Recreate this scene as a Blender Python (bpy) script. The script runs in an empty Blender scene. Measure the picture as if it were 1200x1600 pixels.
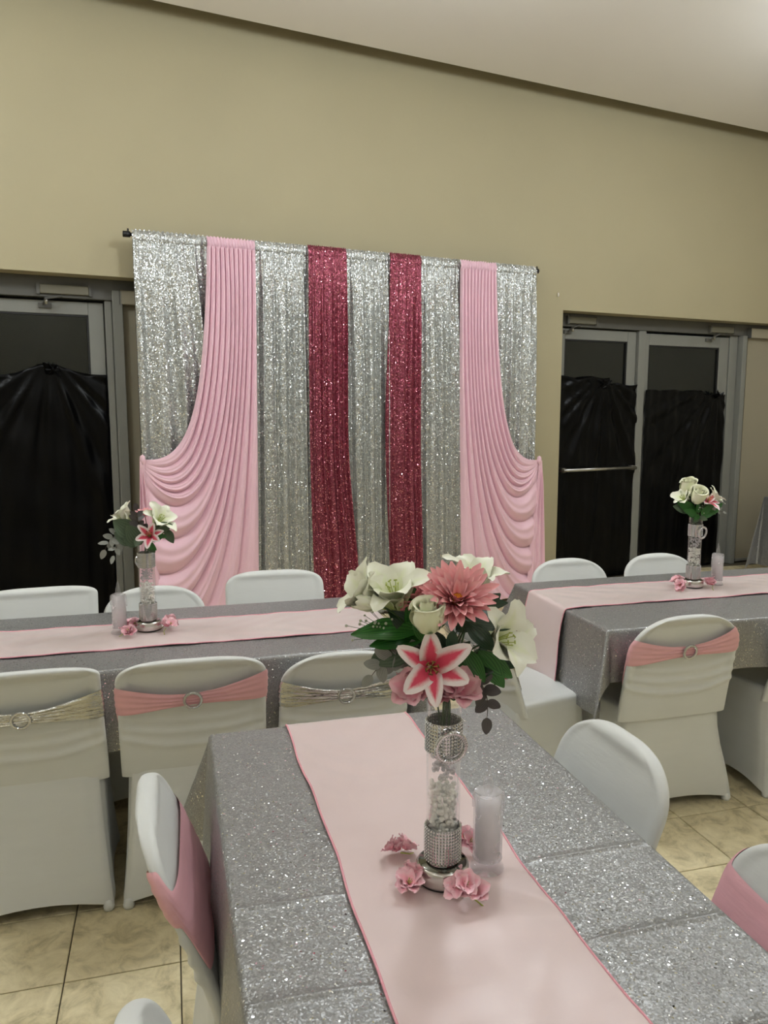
import bpy, math, random
from mathutils import Vector, Matrix, Quaternion
random.seed(7)
PI = math.pi
sin, cos = math.sin, math.cos
SC = bpy.context.scene
COL = SC.collection

# ------------------------------------------------------------------ camera
YAW = math.radians(15.3)
FPX = 1220.0
PITCH = math.atan((800 - 637) / FPX)
cam_d = bpy.data.cameras.new('camera')
cam = bpy.data.objects.new('camera', cam_d)
COL.objects.link(cam)
cam.location = (0, 0, 1.6)
cam.rotation_euler = (PI / 2 - PITCH, 0, -YAW)
cam_d.sensor_fit = 'VERTICAL'
cam_d.sensor_height = 36.0
cam_d.lens = FPX / 1600 * 36.0
cam_d.clip_start = 0.02
SC.camera = cam
# ------------------------------------------------------------------ world, exposure
world = bpy.data.worlds.new('night')
SC.world = world
world.use_nodes = True
world.node_tree.nodes['Background'].inputs[0].default_value = (0.010, 0.012, 0.018, 1)
world.node_tree.nodes['Background'].inputs[1].default_value = 0.25
vs = SC.view_settings
vs.view_transform = 'Standard'
vs.look = 'None'
vs.gamma = 1.0
vs.use_curve_mapping = False
vs.exposure = 0.36
LAMP_POWER = 34.0
LAMP_COL = (0.90, 0.965, 1.0)
# (x, y, relative power) of the round ceiling lamps
LAMPS = [(-1.6, 3.25, 1.55), (1.5, 3.25, 1.55), (4.6, 3.6, 1.6),
         (-1.9, -.2, .38), (1.5, -.2, .38), (5.0, -.2, .38),
         (-1.9, -3.4, .35), (1.5, -3.4, .35), (5.0, -3.4, .35)]

# ------------------------------------------------------------------ helpers
def lin(c):
    c = c / 255.0
    return c / 12.92 if c <= 0.04045 else ((c + 0.055) / 1.055) ** 2.4
def S(r, g, b):
    return (lin(r), lin(g), lin(b), 1.0)
def sstep(a, b, x):
    t = max(0.0, min(1.0, (x - a) / (b - a)))
    return t * t * (3 - 2 * t)
def lerp(a, b, t):
    return a + (b - a) * t
def frange(a, b, n):
    return [a + (b - a) * i / (n - 1) for i in range(n)]

def grid(fn, us, vs_, wrap=False, uv=None):
    """fn(u, v) -> point; faces between neighbours; returns (verts, faces, uvs per vertex)"""
    V = [tuple(fn(u, v)) for v in vs_ for u in us]
    n, m = len(us), len(vs_)
    F = []
    for j in range(m - 1):
        for i in range(n if wrap else n - 1):
            i2 = (i + 1) % n
            F.append((j * n + i, j * n + i2, (j + 1) * n + i2, (j + 1) * n + i))
    U = [(i / max(1, n - 1), j / max(1, m - 1)) for j in range(m) for i in range(n)]
    return V, F, U
def join(*gs):
    V, F, U = [], [], []
    for g in gs:
        o = len(V)
        V += g[0]
        F += [tuple(i + o for i in f) for f in g[1]]
        U += g[2] if len(g) > 2 and g[2] else [(0, 0)] * len(g[0])
    return V, F, U
def move(g, x=0, y=0, z=0):
    return [(a + x, b + y, c + z) for a, b, c in g[0]], g[1], (g[2] if len(g) > 2 else None)
def xform(g, M):
    return [tuple(M @ Vector(p)) for p in g[0]], g[1], (g[2] if len(g) > 2 else None)
def box(x0, x1, y0, y1, z0, z1):
    V = [(x0, y0, z0), (x1, y0, z0), (x1, y1, z0), (x0, y1, z0), (x0, y0, z1), (x1, y0, z1), (x1, y1, z1), (x0, y1, z1)]
    F = [(0, 3, 2, 1), (4, 5, 6, 7), (0, 1, 5, 4), (1, 2, 6, 5), (2, 3, 7, 6), (3, 0, 4, 7)]
    return V, F, [(0, 0)] * 8
def lathe(prof, n=32, x=0, y=0):
    V, F = [], []
    m = len(prof)
    for r, z in prof:
        for i in range(n):
            a = 2 * PI * i / n
            V.append((x + r * cos(a), y + r * sin(a), z))
    for j in range(m - 1):
        for i in range(n):
            F.append((j * n + i, j * n + (i + 1) % n, (j + 1) * n + (i + 1) % n, (j + 1) * n + i))
    return V, F, [(0, 0)] * len(V)
def tube(pts, rad, n=8, caps=True):
    pts = [Vector(p) for p in pts]
    m = len(pts)
    V, F = [], []
    ref = None
    for k in range(m):
        d = (pts[min(k + 1, m - 1)] - pts[max(k - 1, 0)]).normalized()
        if ref is None:
            ref = d.orthogonal().normalized()
        ref = (ref - d * ref.dot(d)).normalized()
        b = d.cross(ref)
        r = rad(k / (m - 1)) if callable(rad) else rad
        for i in range(n):
            a = 2 * PI * i / n
            V.append(tuple(pts[k] + (ref * cos(a) + b * sin(a)) * r))
    for k in range(m - 1):
        for i in range(n):
            F.append((k * n + i, k * n + (i + 1) % n, (k + 1) * n + (i + 1) % n, (k + 1) * n + i))
    if caps:
        F.append(tuple(reversed(range(n))))
        F.append(tuple((m - 1) * n + i for i in range(n)))
    return V, F, [(0, 0)] * len(V)
def ball(x, y, z, r, n=6, m=4, sz=1.0):
    pr = [(max(1e-5, r * sin(PI * j / m)), z - r * sz * cos(PI * j / m)) for j in range(m + 1)]
    return lathe(pr, n, x, y)
def bez(p0, p1, p2, p3, t):
    a = 1 - t
    return tuple(a ** 3 * w + 3 * a * a * t * x + 3 * a * t * t * y + t ** 3 * z for w, x, y, z in zip(p0, p1, p2, p3))

def mesh(name, g, mat, smooth=True):
    me = bpy.data.meshes.new(name)
    me.from_pydata(g[0], [], g[1])
    if len(g) > 2 and g[2]:
        ul = me.uv_layers.new(name='UVMap')
        for lp in me.loops:
            ul.data[lp.index].uv = g[2][lp.vertex_index]
    if smooth:
        me.polygons.foreach_set('use_smooth', [True] * len(me.polygons))
    me.materials.append(mat)
    me.update()
    return me
def ob(name, g, mat, parent=None, smooth=True, solid=0.0, sub=0, bevel=0.0):
    me = g if isinstance(g, bpy.types.Mesh) else mesh(name, g, mat, smooth)
    o = bpy.data.objects.new(name, me)
    COL.objects.link(o)
    o.parent = parent
    if bevel:
        b = o.modifiers.new('bevel', 'BEVEL')
        b.width = bevel
        b.segments = 2
        b.limit_method = 'ANGLE'
    if solid:
        s = o.modifiers.new('solid', 'SOLIDIFY')
        s.thickness = solid
        s.offset = 0
    if sub:
        s = o.modifiers.new('sub', 'SUBSURF')
        s.levels = s.render_levels = sub
    return o
def tag(o, label=None, cat=None, group=None, kind=None):
    if label: o['label'] = label
    if cat: o['category'] = cat
    if group: o['group'] = group
    if kind: o['kind'] = kind
    return o
def thing(name, label, cat, loc=(0, 0, 0), rz=0.0, group=None, kind=None):
    o = bpy.data.objects.new(name, None)
    COL.objects.link(o)
    o.empty_display_size = 0.05
    o.location = loc
    o.rotation_euler = (0, 0, rz)
    return tag(o, label, cat, group, kind)

# ------------------------------------------------------------------ materials
def nodes(name):
    m = bpy.data.materials.new(name)
    m.use_nodes = True
    nt = m.node_tree
    return m, nt, nt.nodes['Principled BSDF']
def setp(b, **k):
    for key, v in k.items():
        b.inputs[key.replace('_', ' ')].default_value = v
def nd(nt, typ, **k):
    n = nt.nodes.new(typ)
    for a, v in k.items():
        setattr(n, a, v)
    return n
def mat(name, col, rough=.5, metal=0.0, noise=0.0, nscale=8.0, bump=0.0, bscale=60.0, stretch=None, **kw):
    """plain principled material with a little procedural colour variation and relief"""
    m, nt, b = nodes(name)
    L = nt.links.new
    setp(b, Base_Color=col, Roughness=rough, Metallic=metal, **kw)
    tc = nd(nt, 'ShaderNodeTexCoord')
    vec = tc.outputs['Object']
    if stretch:
        mp = nd(nt, 'ShaderNodeMapping')
        mp.inputs['Scale'].default_value = stretch
        L(vec, mp.inputs[0])
        vec = mp.outputs[0]
    nz = nd(nt, 'ShaderNodeTexNoise')
    nz.inputs['Scale'].default_value = nscale
    nz.inputs['Detail'].default_value = 4
    L(vec, nz.inputs['Vector'])
    mx = nd(nt, 'ShaderNodeMix', data_type='RGBA', blend_type='MULTIPLY')
    mx.inputs[0].default_value = 1.0
    mx.inputs[6].default_value = col
    mr = nd(nt, 'ShaderNodeMapRange')
    mr.inputs['From Min'].default_value = .3
    mr.inputs['From Max'].default_value = .7
    mr.inputs['To Min'].default_value = 1 - noise
    mr.inputs['To Max'].default_value = 1.0
    L(nz.outputs['Fac'], mr.inputs['Value'])
    L(mr.outputs[0], mx.inputs[7])
    L(mx.outputs[2], b.inputs['Base Color'])
    if bump:
        nb = nd(nt, 'ShaderNodeTexNoise')
        nb.inputs['Scale'].default_value = bscale
        nb.inputs['Detail'].default_value = 3
        L(vec, nb.inputs['Vector'])
        bp = nd(nt, 'ShaderNodeBump')
        bp.inputs['Strength'].default_value = bump
        bp.inputs['Distance'].default_value = .01
        L(nb.outputs['Fac'], bp.inputs['Height'])
        L(bp.outputs[0], b.inputs['Normal'])
    return m
def sequin(name, dark, light, size, tilt, rough=.22, metal=.85, sparkle=.1, bright=(.95, .96, .95, 1)):
    """little mirror discs: every Voronoi cell leans its own way"""
    m, nt, b = nodes(name)
    L = nt.links.new
    tc = nd(nt, 'ShaderNodeTexCoord')
    vo = nd(nt, 'ShaderNodeTexVoronoi')
    vo.inputs['Scale'].default_value = 1.0 / size
    L(tc.outputs['Object'], vo.inputs['Vector'])
    sb = nd(nt, 'ShaderNodeVectorMath', operation='SUBTRACT')
    sb.inputs[1].default_value = (.5, .5, .5)
    L(vo.outputs['Color'], sb.inputs[0])
    # most discs lie nearly flat, some lean a lot
    wn = nd(nt, 'ShaderNodeTexWhiteNoise', noise_dimensions='3D')
    L(vo.outputs['Color'], wn.inputs['Vector'])
    pw = nd(nt, 'ShaderNodeMath', operation='POWER')
    pw.inputs[1].default_value = 1.5
    L(wn.outputs['Value'], pw.inputs[0])
    sc = nd(nt, 'ShaderNodeMath', operation='MULTIPLY_ADD')
    sc.inputs[1].default_value = tilt
    sc.inputs[2].default_value = tilt * .35
    L(pw.outputs[0], sc.inputs[0])
    vm = nd(nt, 'ShaderNodeVectorMath', operation='SCALE')
    L(sb.outputs[0], vm.inputs[0])
    L(sc.outputs[0], vm.inputs['Scale'])
    ge = nd(nt, 'ShaderNodeNewGeometry')
    ad = nd(nt, 'ShaderNodeVectorMath', operation='ADD')
    L(ge.outputs['Normal'], ad.inputs[0])
    L(vm.outputs[0], ad.inputs[1])
    no = nd(nt, 'ShaderNodeVectorMath', operation='NORMALIZE')
    L(ad.outputs[0], no.inputs[0])
    L(no.outputs[0], b.inputs['Normal'])
    mx = nd(nt, 'ShaderNodeMix', data_type='RGBA')
    mx.inputs[6].default_value = dark
    mx.inputs[7].default_value = light
    L(wn.outputs['Value'], mx.inputs[0])
    gt = nd(nt, 'ShaderNodeMath', operation='GREATER_THAN'); gt.inputs[1].default_value = 1 - sparkle
    L(wn.outputs['Value'], gt.inputs[0])
    rr = nd(nt, 'ShaderNodeMapRange'); rr.inputs['To Min'].default_value = rough; rr.inputs['To Max'].default_value = .10
    L(gt.outputs[0], rr.inputs['Value'])
    L(rr.outputs[0], b.inputs['Roughness'])
    m2 = nd(nt, 'ShaderNodeMix', data_type='RGBA')
    L(gt.outputs[0], m2.inputs[0])
    L(mx.outputs[2], m2.inputs[6])
    m2.inputs[7].default_value = bright
    L(m2.outputs[2], b.inputs['Base Color'])
    r2 = nd(nt, 'ShaderNodeMapRange'); r2.inputs['To Min'].default_value = metal; r2.inputs['To Max'].default_value = 1.0
    L(gt.outputs[0], r2.inputs['Value'])
    L(r2.outputs[0], b.inputs['Metallic'])
    return m
def glass(name, col=(1, 1, 1, 1), rough=0.0, ior=1.45, haze=0.0):
    """thin clear wall: fresnel reflection over see-through tint, optional milky haze"""
    m, nt, b = nodes(name)
    L = nt.links.new
    nt.nodes.remove(b)
    tr = nd(nt, 'ShaderNodeBsdfTransparent')
    tr.inputs[0].default_value = col
    gl = nd(nt, 'ShaderNodeBsdfGlossy')
    gl.inputs['Roughness'].default_value = rough
    gl.inputs[0].default_value = (1, 1, 1, 1)
    df = nd(nt, 'ShaderNodeBsdfDiffuse')
    df.inputs[0].default_value = (.85, .84, .85, 1)
    tl = nd(nt, 'ShaderNodeBsdfTranslucent')
    tl.inputs[0].default_value = (.85, .84, .85, 1)
    md = nd(nt, 'ShaderNodeMixShader'); md.inputs[0].default_value = .4
    L(df.outputs[0], md.inputs[1]); L(tl.outputs[0], md.inputs[2])
    nz = nd(nt, 'ShaderNodeTexNoise'); nz.inputs['Scale'].default_value = 25
    tc = nd(nt, 'ShaderNodeTexCoord'); L(tc.outputs['Object'], nz.inputs['Vector'])
    hz = nd(nt, 'ShaderNodeMath', operation='MULTIPLY_ADD'); hz.inputs[1].default_value = haze * .4; hz.inputs[2].default_value = haze * .8
    L(nz.outputs['Fac'], hz.inputs[0])
    mh = nd(nt, 'ShaderNodeMixShader')
    L(hz.outputs[0], mh.inputs[0]); L(tr.outputs[0], mh.inputs[1]); L(md.outputs[0], mh.inputs[2])
    lw = nd(nt, 'ShaderNodeLayerWeight'); lw.inputs[0].default_value = .5
    p5 = nd(nt, 'ShaderNodeMath', operation='POWER'); p5.inputs[1].default_value = 4.5
    L(lw.outputs['Facing'], p5.inputs[0])
    fr = nd(nt, 'ShaderNodeMath', operation='MULTIPLY_ADD')
    f0 = ((ior - 1) / (ior + 1)) ** 2
    fr.inputs[1].default_value = .7 - f0
    fr.inputs[2].default_value = f0
    L(p5.outputs[0], fr.inputs[0])
    mx = nd(nt, 'ShaderNodeMixShader')
    L(fr.outputs[0], mx.inputs[0]); L(mh.outputs[0], mx.inputs[1]); L(gl.outputs[0], mx.inputs[2])
    L(mx.outputs[0], nt.nodes['Material Output'].inputs[0])
    return m
def petalmat(name, edge, mid, stripe=.55, rough=.55, speck=0.0, base=None):
    """petal pigment from the petal's own UV: v runs root to tip, u across"""
    m, nt, b = nodes(name)
    L = nt.links.new
    uv = nd(nt, 'ShaderNodeTexCoord')
    sp = nd(nt, 'ShaderNodeSeparateXYZ')
    L(uv.outputs['UV'], sp.inputs[0])
    a = nd(nt, 'ShaderNodeMath', operation='SUBTRACT'); a.inputs[1].default_value = .5
    L(sp.outputs[0], a.inputs[0])
    ab = nd(nt, 'ShaderNodeMath', operation='ABSOLUTE')
    L(a.outputs[0], ab.inputs[0])
    nz = nd(nt, 'ShaderNodeTexNoise'); nz.inputs['Scale'].default_value = 9
    L(uv.outputs['UV'], nz.inputs['Vector'])
    # distance from the midrib plus how far towards the tip
    v4 = nd(nt, 'ShaderNodeMath', operation='POWER'); v4.inputs[1].default_value = 4
    L(sp.outputs[1], v4.inputs[0])
    vm = nd(nt, 'ShaderNodeMath', operation='MULTIPLY_ADD'); vm.inputs[1].default_value = .5
    L(v4.outputs[0], vm.inputs[0]); L(ab.outputs[0], vm.inputs[2])
    nn = nd(nt, 'ShaderNodeMath', operation='MULTIPLY_ADD'); nn.inputs[1].default_value = .14
    L(nz.outputs['Fac'], nn.inputs[0]); L(vm.outputs[0], nn.inputs[2])
    mr = nd(nt, 'ShaderNodeMapRange')
    mr.inputs['From Min'].default_value = stripe * .5
    mr.inputs['From Max'].default_value = stripe * .5 + .22
    L(nn.outputs[0], mr.inputs['Value'])
    mx = nd(nt, 'ShaderNodeMix', data_type='RGBA')
    mx.inputs[6].default_value = mid
    mx.inputs[7].default_value = edge
    L(mr.outputs[0], mx.inputs[0])
    out = mx.outputs[2]
    if base:
        m2 = nd(nt, 'ShaderNodeMix', data_type='RGBA')
        r2 = nd(nt, 'ShaderNodeMapRange')
        r2.inputs['From Min'].default_value = .02
        r2.inputs['From Max'].default_value = .38
        L(sp.outputs[1], r2.inputs['Value'])
        L(r2.outputs[0], m2.inputs[0])
        m2.inputs[6].default_value = base
        L(out, m2.inputs[7])
        out = m2.outputs[2]
    if speck:
        vo = nd(nt, 'ShaderNodeTexVoronoi'); vo.inputs['Scale'].default_value = 16
        L(uv.outputs['UV'], vo.inputs['Vector'])
        lt = nd(nt, 'ShaderNodeMath', operation='LESS_THAN'); lt.inputs[1].default_value = speck
        L(vo.outputs['Distance'], lt.inputs[0])
        l2 = nd(nt, 'ShaderNodeMath', operation='LESS_THAN'); l2.inputs[1].default_value = .5
        L(sp.outputs[1], l2.inputs[0])
        mu = nd(nt, 'ShaderNodeMath', operation='MULTIPLY')
        L(lt.outputs[0], mu.inputs[0]); L(l2.outputs[0], mu.inputs[1])
        m3 = nd(nt, 'ShaderNodeMix', data_type='RGBA')
        L(mu.outputs[0], m3.inputs[0])
        L(out, m3.inputs[6])
        m3.inputs[7].default_value = S(90, 40, 50)
        out = m3.outputs[2]
    L(out, b.inputs['Base Color'])
    setp(b, Roughness=rough)
    b.inputs['Subsurface Weight'].default_value = .15
    b.inputs['Subsurface Radius'].default_value = (.01, .01, .01)
    b.inputs['Subsurface Scale'].default_value = .3
    return m
def leafmat(name, c1, c2, rough=.35):
    m, nt, b = nodes(name)
    L = nt.links.new
    uv = nd(nt, 'ShaderNodeTexCoord')
    wv = nd(nt, 'ShaderNodeTexWave')
    wv.inputs['Scale'].default_value = 2.2
    wv.inputs['Distortion'].default_value = 2.5
    L(uv.outputs['UV'], wv.inputs['Vector'])
    mx = nd(nt, 'ShaderNodeMix', data_type='RGBA')
    mx.inputs[6].default_value = c1
    mx.inputs[7].default_value = c2
    L(wv.outputs['Fac'], mx.inputs[0])
    L(mx.outputs[2], b.inputs['Base Color'])
    setp(b, Roughness=rough)
    return m
def tilemat():
    m, nt, b = nodes('stone_tile')
    L = nt.links.new
    tc = nd(nt, 'ShaderNodeTexCoord')
    oi = nd(nt, 'ShaderNodeObjectInfo')
    mu = nd(nt, 'ShaderNodeVectorMath', operation='MULTIPLY_ADD')
    L(oi.outputs['Random'], mu.inputs[0])
    mu.inputs[1].default_value = (37, 19, 11)
    L(tc.outputs['Object'], mu.inputs[2])
    n1 = nd(nt, 'ShaderNodeTexNoise'); n1.inputs['Scale'].default_value = 13; n1.inputs['Detail'].default_value = 8; n1.inputs['Roughness'].default_value = .65
    n1.inputs['Distortion'].default_value = .6
    L(mu.outputs[0], n1.inputs['Vector'])
    r = nd(nt, 'ShaderNodeValToRGB')
    r.color_ramp.elements[0].position = .30; r.color_ramp.elements[0].color = S(166, 153, 118)
    r.color_ramp.elements[1].position = .72; r.color_ramp.elements[1].color = S(240, 228, 192)
    e = r.color_ramp.elements.new(.5); e.color = S(218, 204, 165)
    L(n1.outputs['Fac'], r.inputs[0])
    L(r.outputs[0], b.inputs['Base Color'])
    bp = nd(nt, 'ShaderNodeBump'); bp.inputs['Strength'].default_value = .15; bp.inputs['Distance'].default_value = .01
    L(n1.outputs['Fac'], bp.inputs['Height'])
    L(bp.outputs[0], b.inputs['Normal'])
    setp(b, Roughness=.45)
    return m

M = {}
M['wall'] = mat('wall_paint', S(177, 167, 136), .7, noise=.05, nscale=1.2, bump=.05, bscale=120)
M['wall_white'] = mat('white_wall_paint', S(222, 216, 200), .7, noise=.04, nscale=1.2)
M['ceiling'] = mat('ceiling_paint', S(243, 238, 233), .8, noise=.03, nscale=.8)
M['grout'] = mat('grout', S(96, 88, 72), .85, noise=.2, nscale=20)
M['tile'] = tilemat()
M['alu'] = mat('door_frame_paint', S(132, 132, 126), .45, noise=.06, nscale=6)
M['alu_dark'] = mat('door_frame_inner', S(92, 91, 86), .5, noise=.06, nscale=6)
M['closer'] = mat('closer_enamel', S(116, 112, 96), .4, noise=.08, nscale=9)
M['steel'] = mat('brushed_steel', S(190, 190, 188), .3, 1.0, noise=.1, nscale=30)
M['panel'] = mat('beige_panel', S(158, 150, 130), .6, noise=.04, nscale=2)
M['pane'] = glass('door_glass', (.55, .6, .55, 1), 0.0, 1.5)
M['plastic'] = mat('black_plastic', S(4, 4, 5), .32, noise=.2, nscale=3, bump=.25, bscale=14, stretch=(1, 1, .35))
M['plastic'].node_tree.nodes['Principled BSDF'].inputs['Specular IOR Level'].default_value = .14
M['paving'] = mat('dark_paving', S(40, 40, 42), .9, noise=.3, nscale=4)
M['silver_curtain'] = sequin('silver_sequin_curtain', (.38, .39, .385, 1), (.62, .64, .63, 1), .0062, .72, .30, .72, .10)
M['red_curtain'] = sequin('crimson_sequin_curtain', (.20, .038, .062, 1), (.38, .085, .13, 1), .0062, .72, .32, .65, .09, (.85, .38, .46, 1))
M['silver_cloth'] = sequin('silver_sequin_cloth', (.25, .25, .25, 1), (.38, .38, .38, 1), .0028, .46, .40, .55, .022)
M['pink_drape'] = mat('pink_satin_drape', S(244, 202, 216), .42, noise=.04, nscale=5, bump=.03, bscale=300)
M['pink_drape'].node_tree.nodes['Principled BSDF'].inputs['Sheen Weight'].default_value = .25
M['rod'] = mat('black_rod', S(22, 22, 24), .45, noise=.1)
M['runner'] = mat('blush_satin_runner', S(224, 200, 199), .36, noise=.05, nscale=6, bump=.22, bscale=9)
setp(M['runner'].node_tree.nodes['Principled BSDF'], Coat_Weight=.4, Coat_IOR=1.5, Coat_Roughness=.42)
M['runner'].node_tree.nodes['Principled BSDF'].inputs['Sheen Weight'].default_value = 1.0
M['runner'].node_tree.nodes['Principled BSDF'].inputs['Sheen Roughness'].default_value = .45
M['runner_edge'] = mat('pink_overlock_thread', S(250, 176, 190), .6, noise=.1, nscale=200, bump=.3, bscale=600)
M['cover'] = mat('white_spandex', S(222, 224, 222), .5, noise=.03, nscale=6, bump=.05, bscale=24, stretch=(1, 1, 4))
M['cover'].node_tree.nodes['Principled BSDF'].inputs['Sheen Weight'].default_value = .15
M['pink_sash'] = mat('pink_spandex_sash', S(242, 184, 193), .45, noise=.08, nscale=10, bump=.06, bscale=30, stretch=(1, 1, 6))
M['silver_sash'] = mat('silver_foil_sash', S(222, 222, 218), .15, .92, noise=.10, nscale=14, bump=.45, bscale=26, stretch=(1, 1, 5))
M['stone_gem'] = mat('rhinestone', S(235, 236, 238), .08, .9, noise=.45, nscale=900)
M['gem_back'] = mat('rhinestone_mesh', S(95, 94, 92), .4, .6, noise=.2, nscale=200)
M['chrome'] = mat('satin_chrome', S(214, 210, 206), .24, .95, noise=.05, nscale=8)
M['mirror'] = mat('mirror_disc', S(120, 120, 112), .08, 1.0, noise=.05)
M['black'] = mat('black_rubber', S(20, 19, 20), .6, noise=.1)
M['glass'] = glass('vase_glass', (.99, .99, .99, 1), 0.0, 1.45, .008)
M['pebble'] = mat('white_pebble', S(255, 253, 246), .5, noise=.06, nscale=60)
M['bead'] = glass('clear_bead', (.93, .92, .95, 1), .05, 1.5, .5)
M['candle_core'] = mat('frosted_core', S(246, 241, 244), .6, noise=.08, nscale=20)
M['candle'] = glass('candle_acrylic', (.97, .96, .97, 1), .08, 1.4, .30)
M['candle_clear'] = glass('candle_clear_acrylic', (.95, .95, .96, 1), .03, 1.5, .14)
M['lily_white'] = petalmat('white_lily_petal', S(246, 246, 228), S(240, 244, 212), .3, speck=0.0, base=S(206, 220, 150))
M['lily_speck'] = petalmat('speckled_lily_petal', S(246, 246, 232), S(240, 243, 214), .3, speck=.16, base=S(206, 220, 150))
M['stargazer'] = petalmat('stargazer_petal', S(246, 232, 232), S(226, 74, 104), .5, base=S(190, 52, 78))
M['mum'] = petalmat('coral_mum_petal', S(255, 188, 192), S(255, 166, 173), .4, base=S(250, 136, 147))
M['mum_eye'] = mat('orange_eye', S(246, 160, 40), .7, noise=.4, nscale=300, bump=.5, bscale=400)
M['rose'] = petalmat('ivory_rose_petal', S(244, 244, 218), S(236, 240, 202), .5)
M['blossom'] = petalmat('pink_blossom_petal', S(253, 206, 214), S(250, 182, 196), .5, base=S(246, 156, 176))
M['blossom_dusty'] = petalmat('dusty_pink_petal', S(240, 190, 198), S(234, 160, 176), .5, base=S(222, 124, 148))
M['leaf'] = leafmat('green_leaf', S(36, 92, 38), S(62, 124, 52), .32)
M['leaf_dark'] = leafmat('dark_green_leaf', S(26, 52, 34), S(42, 72, 48), .28)
M['leaf_olive'] = leafmat('olive_leaf', S(64, 84, 60), S(84, 102, 76), .5)
M['leaf_grey'] = leafmat('silver_eucalyptus_leaf', S(128, 130, 124), S(160, 162, 154), .55)
M['leaf_plum'] = leafmat('dark_eucalyptus_leaf', S(70, 66, 66), S(94, 88, 88), .5)
M['stem'] = mat('green_stem', S(58, 84, 44), .55, noise=.2, nscale=60)
M['stem_brown'] = mat('brown_stem', S(74, 62, 52), .6, noise=.2, nscale=60)
M['anther'] = mat('anther', S(120, 84, 36), .7, noise=.3, nscale=200)
M['filament'] = mat('filament', S(176, 186, 92), .5, noise=.1, nscale=80)
M['bud'] = mat('white_bud', S(206, 208, 190), .7, noise=.2, nscale=200)
M['tabletop'] = mat('table_plastic', S(205, 203, 198), .55, noise=.05)
M['tableleg'] = mat('table_leg_steel', S(110, 110, 112), .4, .8, noise=.1)
M['lamp_body'] = mat('lamp_body', S(235, 235, 232), .5, noise=.03)
def lampmat(name, p):
    m, nt, b = nodes(name)
    setp(b, Base_Color=(1, 1, 1, 1), Roughness=.5)
    b.inputs['Emission Color'].default_value = (*LAMP_COL, 1)
    b.inputs['Emission Strength'].default_value = p
    return m

# ------------------------------------------------------------------ the room
WALL_A = math.radians(10)
PW = (-0.212, 5.556)           # a point at the foot of the back wall, left edge of the backdrop
def wall_frame(o):             # local x along the wall, y into it, z up
    o.location = (PW[0], PW[1], 0)
    o.rotation_euler = (0, 0, WALL_A)
    return o
def wpt(s, n, z=0.0):
    """s metres along the wall, n metres out from it"""
    return (PW[0] + s * cos(WALL_A) + n * sin(WALL_A), PW[1] + s * sin(WALL_A) - n * cos(WALL_A), z)
TOP = 4.7
OL = (-1.36, .25, 2.449)       # left door opening
OR = (3.534, 7.25, 2.423)      # right door opening
wb = join(box(-4.6, OL[0], 0, .35, 0, TOP), box(OL[0], OL[1], 0, .35, OL[2], TOP), box(OL[1], OR[0], 0, .35, 0, TOP),
          box(OR[0], OR[1], 0, .35, OR[2], TOP), box(OR[1], 8.4, 0, .35, 0, TOP))
tag(wall_frame(ob('wall_back', wb, M['wall'], smooth=False)), 'tall beige back wall above the glass doors', kind='structure')
tag(ob('wall_left', box(-4.75, -4.5, -4.6, 4.85, 0, TOP), M['wall_white'], smooth=False), 'pale side wall left of the tables', kind='structure')
tag(ob('wall_right', box(7.8, 8.05, -4.6, 6.95, 0, TOP), M['wall_white'], smooth=False), 'pale side wall right of the tables', kind='structure')
tag(ob('wall_front', box(-4.75, 8.05, -4.75, -4.5, 0, TOP), M['wall_white'], smooth=False), 'pale wall behind the camera', kind='structure')
cl = wall_frame(ob('ceiling', box(-6.5, 10, -13, -.25, 4.07, 4.16), M['ceiling'], smooth=False))
tag(cl, 'white ceiling hung a little short of the back wall', kind='structure')
ob('upper_slab', box(-6.5, 10, -13, .35, TOP, TOP + .1), M['ceiling'], cl, smooth=False)
fl = tag(ob('floor', box(-4.75, 8.05, -4.75, 8.2, -.12, -.006), M['grout'], smooth=False), 'mottled beige stone tile floor', kind='structure')
tag(ob('ground', box(-14, 18, 4.0, 30, -.2, -.13), M['paving'], smooth=False), 'dark pavement outside the doors', kind='structure')
# floor tiles: the near ones are single pieces, the rest one mesh
TP, TX, TY = .318, -.34, 2.165
def tile_geo(h=.008):
    a, c = TP / 2 - .002, TP / 2 - .0045
    V = [(-a, -a, -.008), (a, -a, -.008), (a, a, -.008), (-a, a, -.008), (-a, -a, -.0015), (a, -a, -.0015), (a, a, -.0015), (-a, a, -.0015),
         (-c, -c, 0), (c, -c, 0), (c, c, 0), (-c, c, 0)]
    F = [(8, 9, 10, 11)]
    for lo, hi in ((0, 4), (4, 8)):
        for i in range(4):
            j = (i + 1) % 4
            F.append((lo + i, lo + j, hi + j, hi + i))
    return V, F, [(0, 0)] * 12
tile_me = mesh('tile', tile_geo(), M['tile'], smooth=False)
far = []
for i in range(-14, 27):
    for j in range(-21, 16):
        x, y = TX + (i + .5) * TP, TY + (j + .5) * TP
        if not (-4.4 < x < 7.7 and -4.4 < y):
            continue
        if y > PW[1] + (x - PW[0]) * math.tan(WALL_A) + .1:
            continue
        if -3 <= i <= 11 and -3 <= j <= 5:
            t = ob('tile', tile_me, None, fl)
            t.location = (x, y, 0)
            t.rotation_euler = (0, 0, random.choice((0, PI / 2, PI, -PI / 2)))
        else:
            far.append(move(tile_geo(), x, y, 0))
tag(ob('tile_field', join(*far), M['tile'], fl, smooth=False), kind='stuff')

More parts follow.
